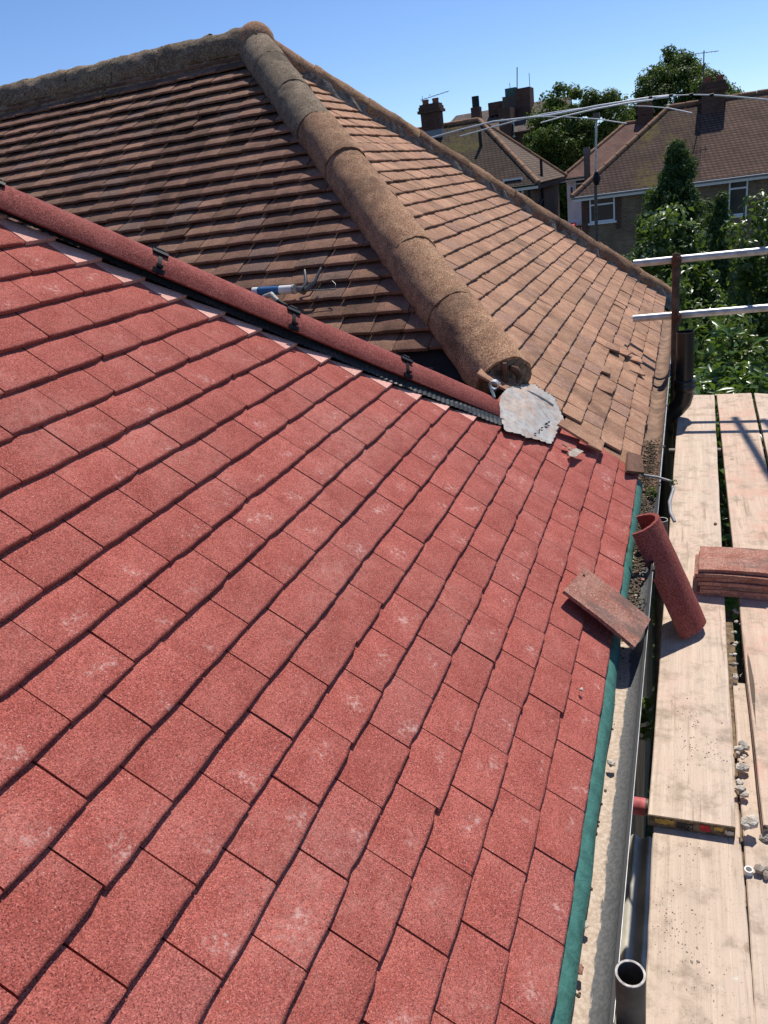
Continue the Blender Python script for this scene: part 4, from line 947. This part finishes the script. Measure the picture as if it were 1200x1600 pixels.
GT = 'trees beyond the roof'
tree('broadleaf_tree', 'large rounded tree with yellow green top behind the far roofs, left of the taller tree', -6.1, 54, -5.0, 5.3, 3.9, 3.4, 460, .60, 230, .19, M['fartree'], 3, GT)
tree('broadleaf_tree', 'tall dark domed tree rising behind the right chimney', -.2, 80, -6.0, 8.3, 5.9, 5.2, 760, .95, 200, .25, M['fartree2'], 8, GT)
tree('broadleaf_tree', 'dark tree mass low between the left house and the white house', -8.3, 55, -5.3, 1.8, 4.0, 2.4, 220, .8, 110, .28, M['fartree2'], 5, GT)
# conifer in front of the right house
cf = empty('conifer_tree', (.35, 17.0, -5.3), 'pointed dark conifer in front of the right hand house', 'tree'); cls_ = []; rr = random.Random(12)
for i in range(400):
    f = rr.random() ** .75; z = 1.02 - f * 4.0; rad_ = (.04 + f * 2.15) * (.60 + .5 * math.sin(z * 8 + 1.3 + 2 * math.sin(an0 := rr.uniform(0, 6.28))) ** 2); an = rr.uniform(0, 6.28); q = rr.uniform(.35, 1.0); cls_.append((V(.35 + math.cos(an) * rad_ * q, 17 + math.sin(an) * rad_ * q, z - q * rad_ * .1), .16 + .18 * f))
trunk(cf, (.35, 17, -5.3), (.4, 17, .9), .10); leaf_cloud('crown', M['conif'], cf, cls_, 120, .15, 12, .22, up=.2, droop=.3)
cf2 = empty('conifer_tree', (1.15, 16.0, -5.3), 'smaller dark conifer spire right of the pointed one', 'tree'); cls_ = []
for i in range(80):
    f = rr.random() ** .8; z = .15 - f * 3.2; rad_ = .05 + f * .55; an = rr.uniform(0, 6.28); q = rr.uniform(.35, 1.0); cls_.append((V(1.12 + math.cos(an) * rad_ * q, 16 + math.sin(an) * rad_ * q, z), .12 + .14 * f))
trunk(cf2, (1.12, 16, -5.3), (1.12, 16, .1), .06); leaf_cloud('crown', M['conif'], cf2, cls_, 120, .14, 13, .22, up=.2, droop=.3)
SG = 'garden shrubs beyond the scaffold'
tree('leafy_shrub', 'light green glossy leaved shrub in front of the dark conifer', .38, 12.5, -5.0, .22, .85, .8, 190, .26, 90, .115, M['shrub'], 21, SG, .55, 'shrub', .6)
tree('leafy_shrub', 'glossy leaved tree at the right edge over the upper guard rail', 1.95, 11.0, -4.0, .78, 1.05, .9, 210, .25, 95, .105, M['shrub'], 22, SG, .55, 'shrub', .6)
tree('leafy_shrub', 'dark shrub behind the upper guard rail', .62, 9.6, -5.0, -.48, 1.5, .8, 170, .26, 85, .10, M['shrub'], 23, SG, .5, 'shrub', .6)
tree('feathery_shrub', 'feathery yellow green shrub beside the far hip end', -.62, 11.8, -5.0, -.62, .75, .5, 60, .20, 110, .12, M['limey'], 24, SG, .16, 'shrub', .4, droop=.3)
tree('laurel_shrub', 'large leaved glossy laurel right behind the board ends', 1.25, 7.0, -4.5, -.48, 1.45, .95, 150, .27, 42, .17, M['laurel'], 25, SG, .36, 'shrub', .55, up=.75)
tree('laurel_shrub', 'glossy laurel behind the black soil pipe and lower rail', .55, 7.9, -4.5, -.60, .8, .6, 80, .25, 42, .16, M['laurel'], 26, SG, .36, 'shrub', .55, up=.75)
# weeds
def weed(name, label, c_, r_, n, size, seed, mat='limey'):
    t = empty(name, c_, label, 'weed', 'weeds'); leaf_cloud('leaves', M[mat], t, [(np.asarray(c_) + V(0, 0, r_ * .6), r_)], n, size, seed, .5)
weed('weed', 'small weed growing in the gutter beside the hose', at(1018, 775, z=-.39), .030, 60, .020, 1)
weed('weed', 'sprig of weed at the bend of the grey hose', at(1052, 758, z=-.35), .018, 22, .018, 2)
weed('weed', 'green weeds far below between gutter and board', at(1002, 1140, z=-3.0), .22, 120, .10, 3)
# corrugated lean-to roof below the scaffold
co = MB(); nx_ = 340; x0, x1 = .31, 2.4; cz_ = -1.75; rows = []
for y in (-2.5, 1.72):
    rows += [(x0 + (x1 - x0) * i / nx_, y, cz_ + .011 * math.sin((x0 + (x1 - x0) * i / nx_) / .058 * 2 * math.pi) + .02 * y) for i in range(nx_ + 1)]
co.add(rows, [(i, i + 1, nx_ + 2 + i, nx_ + 1 + i) for i in range(nx_)], True)
lt = empty('lean_to', (1.1, -.5, -5.3), 'corrugated cement lean to roof glimpsed below between gutter and boards', 'outbuilding'); co.build('corrugated_roof', M['asb'], lt); MB().abox((.33, -2.4, -5.3), (2.3, 1.6, -1.95)).build('wall', M['brick'], lt)

# ------------------------------------------------------------------ houses beyond
def window(parent, c_, w_, h_, axis='x', bars=1, top=.3):
    """upvc frame with glass; c_ centre on the wall face, wall faces -y (axis x) or +x (axis y)"""
    c_ = np.asarray(c_, float); e = V(1, 0, 0) if axis == 'x' else V(0, 1, 0); n = V(0, -1, 0) if axis == 'x' else V(1, 0, 0); z = V(0, 0, 1); f = .055
    wi = MB()
    for s_ in (-1, 1): wi.box(c_ + e * s_ * (w_ / 2 - f / 2) + n * .03, e * f / 2, n * .03, z * h_ / 2)
    for zz in (-h_ / 2 + f / 2, h_ / 2 - f / 2, h_ / 2 - top): wi.box(c_ + z * zz + n * .031, e * (w_ / 2 - f * .9), n * .028, z * f / 2)
    o = wi.build('window', M['upvc'], parent, c_)
    MB().box(c_ + n * .022, e * (w_ / 2 - f * .5), n * .004, z * (h_ / 2 - f * .5)).build('pane', M['glass'], o, c_)
    MB().box(c_ - z * (h_ / 2 + .04) + n * .06, e * (w_ / 2 + .06), n * .06, z * .035).build('sill', M['upvc'], o, c_)
    return o
def chimney(parent, c_, w_, d_, h_, pots=2, mat='redbrick'):
    cx, cy, cz = c_; s_ = MB(); s_.abox((cx - w_ / 2, cy - d_ / 2, cz), (cx + w_ / 2, cy + d_ / 2, cz + h_ - .18)); o = s_.build('chimney', M[mat], parent, c_)
    cap = MB(); cap.abox((cx - w_ / 2 - .05, cy - d_ / 2 - .05, cz + h_ - .18), (cx + w_ / 2 + .05, cy + d_ / 2 + .05, cz + h_ - .06)); cap.abox((cx - w_ / 2 - .10, cy - d_ / 2 - .10, cz + h_ - .30), (cx + w_ / 2 + .10, cy + d_ / 2 + .10, cz + h_ - .19)); cap.abox((cx - w_ / 2 - .01, cy - d_ / 2 - .01, cz + h_ - .06), (cx + w_ / 2 + .01, cy + d_ / 2 + .01, cz + h_ + .03)); cap.build('chimney_cap', M[mat], o, c_)
    for i in range(pots):
        px_ = cx + (i - (pots - 1) / 2) * w_ * .55; MB().tube([(px_, cy, cz + h_ + .02), (px_, cy, cz + h_ + .13), (px_, cy, cz + h_ + .17), (px_, cy, cz + h_ + .22)], [.15, .125, .15, .14], 12).build('chimney_pot', M['pot'], o, c_)
    MB().abox((cx - w_ / 2 - .07, cy - d_ / 2 - .04, cz - .1), (cx + w_ / 2 + .07, cy + d_ / 2 + .03, cz + .22)).build('flashing', M['leadfl'], o, c_)
    return o
def caps(parent, p0, p1, r=.11, mat='farhip'):
    L_ = np.linalg.norm(np.asarray(p1, float) - p0); n = max(2, int(L_ / .6)); p0 = np.asarray(p0, float); p1 = np.asarray(p1, float); mb = MB()
    for i in range(n):
        a = p0 + (p1 - p0) * i / n; b = p0 + (p1 - p0) * (i + .97) / n; mb.tube([a, b], [r, r * .9], 8)
    o = mb.build('ridge_caps', M[mat], parent); o['kind'] = 'stuff'
def hip_house(name, label, x0, x1, y0, y1, ze, zr, hipL, hipR, mats, wallm, ov=.3):
    h_ = empty(name, ((x0 + x1) / 2, (y0 + y1) / 2, -5.3), label, 'house'); ym = (y0 + y1) / 2
    rl = x0 + hipL; rr_ = x1 - hipR; a, b, c_, d_ = V(x0, y0, ze), V(x1, y0, ze), V(x1, y1, ze), V(x0, y1, ze); e, f = V(rl, ym, zr), V(rr_, ym, zr)
    T_ = V(0, 0, .09)
    def slab(name, ps, m_):
        n = np.cross(ps[1] - ps[0], ps[2] - ps[0]); n = unit(n); n = n if n[2] > 0 else -n; MB().prism(ps if np.cross(ps[1] - ps[0], ps[2] - ps[0])[2] > 0 else ps[::-1], n, .07).build(name, M[m_], h_)
    slab('roof_slope', [a, b, f, e], mats[0]); slab('roof_slope', [b, c_, f], mats[1]); slab('roof_slope', [c_, d_, e, f], mats[2]); slab('roof_slope', [d_, a, e], mats[2])
    caps(h_, e, f); caps(h_, a, e); caps(h_, b, f); caps(h_, c_, f)
    MB().abox((x0 + ov, y0 + ov, -5.3), (x1 - ov, y1 - ov, ze - .08)).build('wall', M[wallm], h_)
    fb = MB(); fb.abox((x0 + .02, y0 + .02, ze - .19), (x1 - .02, y0 + .06, ze - .07)); fb.build('fascia_board', M['upvc'], h_); fb = MB(); fb.abox((x1 - .06, y0 + .07, ze - .22), (x1 - .02, y1 - .05, ze - .07)); fb.build('fascia_board', M['dark'], h_)
    MB().tube([(x0, y0 - .05, ze - .06), (x1, y0 - .05, ze - .05)], .04, 8).build('gutter', M['leadfl' if 'R' in mats[0] else 'dark'], h_)
    return h_
# right hand pair of houses
RH = hip_house('semi_detached_house', 'brown brick house with a mossy tiled roof at right, behind the conifer', -3.5, 10.5, 30.8, 38.2, -.22, 2.42, 3.3, 3.3, ('froofR', 'froofR', 'froofR'), 'brick')
# cleaner half of its roof (right of the chimney), a few centimetres proud
n_ = unit(np.cross(V(1, 0, 0), V(0, 3.7, 2.64))); q0 = [V(.95, 30.78, -.22), V(10.4, 30.78, -.22), V(7.2, 34.5, 2.42), V(.95, 34.5, 2.42)]
MB().prism([p + n_ * .012 for p in q0], n_, .010).build('roof_slope', M['froofR2'], RH)
chimney(RH, (1.36, 34.2, 1.75), .78, .62, 1.25)
wn = at(941, 326, y=31.1); window(RH, wn, .92, .92); wn = at(1040, 318, y=31.1); window(RH, wn, 1.0, 1.05); wn = at(1153, 307, y=31.1); window(RH, wn, .62, 1.25, top=.35)
for s_ in (-.58, .58): MB().abox((at(941, 326, y=31.1)[0] + s_ - .09, 31.06, -1.55), (at(941, 326, y=31.1)[0] + s_ + .09, 31.098, -.35)).build('brick_quoin', M['redbrick'], RH)
MB().abox((-3.2, 31.05, -5.2), (-3.0, 31.097, -.35)).build('brick_quoin', M['redbrick'], RH)
an = MB(); an.tube([(1.0, 34.0, 1.9), (1.0, 34.0, 4.1)], .02, 6); an.tube([(.6, 34, 4.05), (1.5, 34, 4.0)], .012, 6)
for i in range(6): an.tube([(.65 + i * .15, 33.8, 4.04 - i * .008), (.65 + i * .15, 34.2, 4.04 - i * .008)], .008, 5)
tag(an.build('tv_aerial', M['tubedk'], None), 'tall thin television aerial beside the right hand chimney', 'aerial')
# left house
LH = hip_house('detached_house', 'brick house with a mossy brown hipped roof, left behind the far hip', -16.0, -4.75, 30.9, 38.6, .42, 3.12, 3.2, 3.0, ('froofL', 'froofL2', 'froofL'), 'brick')
cL = at(677, 205, y=34.3); chimney(LH, (cL[0], 34.3, 2.75), .80, .62, 1.2)
window(LH, at(803, 305, y=31.2), .75, 1.2); dp = MB(); dp.tube([(-5.15, 31.12, .2), (-5.15, 31.1, -5.2)], .05, 8); dp.build('downpipe', M['dark'], LH)
sv = at(856, 270, y=33.5); dp = MB(); dp.tube([(-4.98, 33.2, 1.25), (-4.98, 33.2, -5.2)], .055, 8); dp.build('downpipe', M['dark'], LH); dp = MB(); dp.tube([(-4.98, 33.2, -.25), (-5.02, 32.2, -.45), (-5.02, 31.6, -.5), (-5.02, 31.6, -5.2)], .05, 8); dp.build('downpipe', M['dark'], LH)
pp = at(749, 228, y=33.2); ck = MB(); ck.tube([pp + V(.05, 0, .55), pp + V(.06, 0, -.05), pp + V(-.2, -.1, -.32)], .07, 8); ck.build('flue_pipe', M['dark'], LH)
an = MB(); cA = at(682, 150, y=34.3); an.tube([(cL[0], 34.3, 4.3), (cL[0], 34.3, cA[2] + .1)], .018, 6); an.tube([cA + V(-.7, 0, -.05), cA + V(.55, 0, .1)], .012, 6)
for i in range(7): an.tube([cA + V(-.65 + i * .18, -.18, -.04 + i * .02), cA + V(-.65 + i * .18, .18, -.04 + i * .02)], .008, 5)
an.tube([cA + V(-.62, 0, .1), cA + V(-.62, 0, -.35)], .01, 5)
tag(an.build('tv_aerial', M['tubedk'], None), 'television aerial on the left hand chimney', 'aerial')
# white house between them
WH = hip_house('white_house', 'white rendered house with a pinkish red roof between the two brick houses', -5.5, 6.0, 41.8, 50.0, .28, 2.45, 2.9, 2.9, ('froofW', 'froofW', 'froofW'), 'render')
chimney(WH, (at(1008, 190, y=45.9)[0], 45.9, 1.9), .7, .6, 1.15)
window(WH, at(907, 289, y=42.1), .55, .75); window(WH, at(893.5, 298, y=42.1), .22, .6, top=.1); MB().abox((-5.25, 41.5, -2.0), (-3.3, 42.08, -1.9)).build('porch_roof', M['upvc'], WH)
aw = at(889, 357, y=40.5); MB().box(aw, V(.30, 0, 0), V(0, .3, .05), V(0, 0, .18)).build('red_awning', M['redcloth'], WH)
rl = MB()
for i in range(7): rl.abox((-5.2 + i * .14, 41.3, -2.6), (-5.17 + i * .14, 41.33, -2.05))
rl.abox((-5.25, 41.28, -2.08), (-4.2, 41.35, -2.02)); rl.build('railing', M['dark'], WH)
st = MB(); cst = at(917, 250, y=36.); st.tube([cst + V(0, 0, -2.2), cst + V(0, 0, .35)], .12, 10); st.tube([cst + V(0, 0, .25), cst + V(0, 0, .55)], .17, 10)
st.add([cst + V(0, 0, -5.6)], []); tag(MB().tube([(cst[0], 36., -5.3), cst + V(0, 0, .2), cst + V(0, 0, .35), cst + V(0, 0, .5)], [.13, .13, .17, .12], 10).build('flue_stack', M['mortar'], None), 'slim grey flue stack left of the right hand roof', 'flue')
# long building far behind
FB = empty('long_building', (-13, 62, -5.3), 'long grey roofed building far behind with a tower block on its roof', 'building')
l0, l1 = at(706, 176, y=62.), at(850, 163, y=62.); e0 = at(690, 200, y=58.); zR = (l0[2] + l1[2]) / 2
MB().prism([V(l0[0] - .8, 58., zR - 1.9), V(l1[0] + 2, 58., zR - 1.9), V(l1[0] + 2, 62, zR), V(l0[0] + .3, 62, zR)], unit(V(0, -.42, .9)), .1).build('roof_slope', M['froofF'], FB)
MB().abox((l0[0] - .5, 58.3, -5.3), (l1[0] + 1.8, 66, zR - 1.95)).build('wall', M['redbrick'], FB)
tw = at(812, 163, y=61.); MB().abox((tw[0] - .1, 60.2, zR - 1.2), (tw[0] + .9, 61.8, zR + .9)).build('roof_block', M['redbrick'], FB); MB().abox((tw[0] - 1.1, 60.4, zR - .9), (tw[0] - .11, 61.6, zR + .55)).build('roof_block', M['froofF'], FB); MB().abox((tw[0] - .9, 60.5, zR + .56), (tw[0] - .15, 61.4, zR + 1.05)).build('water_tank', M['greenbox'], FB)
MB().abox((tw[0] - 2.2, 60.6, zR - .5), (tw[0] - 1.2, 61.4, zR + .35)).build('roof_block', M['redbrick'], FB)
MB().abox((tw[0] - .9, 57.8, zR - 3.6), (tw[0] - .1, 60.1, zR - .3)).build('dormer_wall', M['redbrick'], FB)
fc = at(745, 185, y=59.); MB().abox((fc[0] - .32, 58.7, zR - 2.2), (fc[0] + .32, 59.3, zR + .1)).build('chimney', M['redbrick'], FB); MB().tube([(fc[0], 59, zR + .1), (fc[0], 59, at(745, 150, y=59.)[2])], .26, 12).build('chimney_flue', M['dark'], FB)
mp = at(808, 140, y=61.); MB().tube([mp, at(808, 105, y=61.)], .035, 6).build('roof_mast', M['tubedk'], FB); MB().tube([mp + V(.9, 0, -.3), mp + V(.9, 0, .9)], .02, 6).build('roof_mast', M['tubedk'], FB); MB().tube([mp + V(-.5, 0, -.3), mp + V(-.5, 0, .5)], .02, 6).build('roof_mast', M['tubedk'], FB)
window(FB, at(797, 200, y=58.25), .6, 1.1)
for x_ in (at(918, 122, y=75.)[0], at(921, 120, y=75.)[0] + .1): pass
# ------------------------------------------------------------------ radio antenna
ra = empty('radio_antenna', (-.81, 13.0, -5.3), 'white fibreglass radio antenna with long bowed arms on a thin mast', 'antenna')
MB().tube([(-.84, 13, -5.3), (-.83, 13, .62)], .026, 10).build('mast', M['tubedk'], ra); MB().tube([(-.83, 13, .62), at(932, 180, y=13.)], .017, 8).build('mast', M['galv'], ra)
hb = MB(); hc = at(932, 277, y=13.); hb.tube([hc + V(0, 0, -.12), hc + V(0, 0, -.03), hc + V(0, 0, .08)], [.03, .07, .03], 10); hb.build('mast_clamp', M['black'], ra)
hb = MB(); hc = at(932, 182, y=13.); hb.box(hc, V(.05, 0, 0), V(0, .05, 0), V(0, 0, .05)); hb.build('hub', M['tubedk'], ra)
arms = [([(667, 217), (722, 202), (770, 190), (815, 185), (860, 180), (932, 166), (981, 158), (1016, 152.5), (1051, 149)], .017, 12.7, 13.1), ([(719, 213), (772, 198), (816, 186), (853, 178), (900, 171), (932, 168), (981, 160), (1016, 154.5), (1045, 151)], .017, 13.6, 13.0),
        ([(1040, 150), (1080, 148), (1112, 148.5), (1147, 151), (1200, 156)], .012, 13.1, 13.4), ([(845, 192), (880, 182), (932, 170), (981, 161), (1020, 156)], .014, 12.4, 13.0), ([(830, 182), (888, 183), (933, 186), (979, 193)], .008, 12.9, 12.2), ([(976, 165), (1010, 166), (1045, 169), (1081, 176.5)], .008, 13.0, 12.2)]
for pl_, r_, ya, yb in arms:
    n = len(pl_); MB().tube([at(*p, y=ya + (yb - ya) * i / (n - 1)) for i, p in enumerate(pl_)], [r_ * (.6 + .4 * min(1, 1.6 * i / (n - 1))) for i in range(n)], 8).build('arm', M['fibre'], ra)
for px_, py_ in ((722, 202.5), (785, 187.5), (960, 162), (985, 157.5), (1016, 152.8), (1048, 149.5), (1080, 148), (1112, 148.5)):
    p = at(px_, py_, y=13.05); MB().tube([p + V(-.03, -.0, 0), p + V(.03, 0, .003)], .021, 8).build('arm_clamp', M['black'], ra)
# ------------------------------------------------------------------ small cloud
k = NT('cloud_vapour'); k.t.nodes.remove(k.b); pv = k.n('ShaderNodeVolumePrincipled'); nz = k.noise(k.tc.outputs['Object'], .05, 5, .6)
ln_ = k.n('ShaderNodeVectorMath', operation='LENGTH'); k.set(ln_.inputs[0], k.vmath('MULTIPLY', k.tc.outputs['Object'], (1 / 26., 1 / 20., 1 / 9.)))
k.set(pv.inputs['Density'], k.math('MULTIPLY', k.ramp(k.math('ADD', ln_.outputs['Value'], k.math('MULTIPLY', k.math('SUBTRACT', nz, .5), 1.6)), .35, .95, 1.0, 0.0), .3)); pv.inputs['Color'].default_value = (1, 1, 1, 1); pv.inputs['Anisotropy'].default_value = .2
k.t.links.new(pv.outputs[0], k.out.inputs['Volume'])
cc = at(1161, 73, y=2000.); cb = MB(); lat = 8; lon = 14
vs = [cc + V(28 * math.sin(math.pi * i / lat) * math.cos(2 * math.pi * j / lon), 22 * math.sin(math.pi * i / lat) * math.sin(2 * math.pi * j / lon), 10 * math.cos(math.pi * i / lat)) for i in range(lat + 1) for j in range(lon)]
cb.add(vs, [(i * lon + j, i * lon + (j + 1) % lon, (i + 1) * lon + (j + 1) % lon, (i + 1) * lon + j) for i in range(lat) for j in range(lon)]); o = cb.build('cloud', k.m, None, cc); tag(o, 'small white wisp of cloud in the blue sky at upper right', 'cloud')
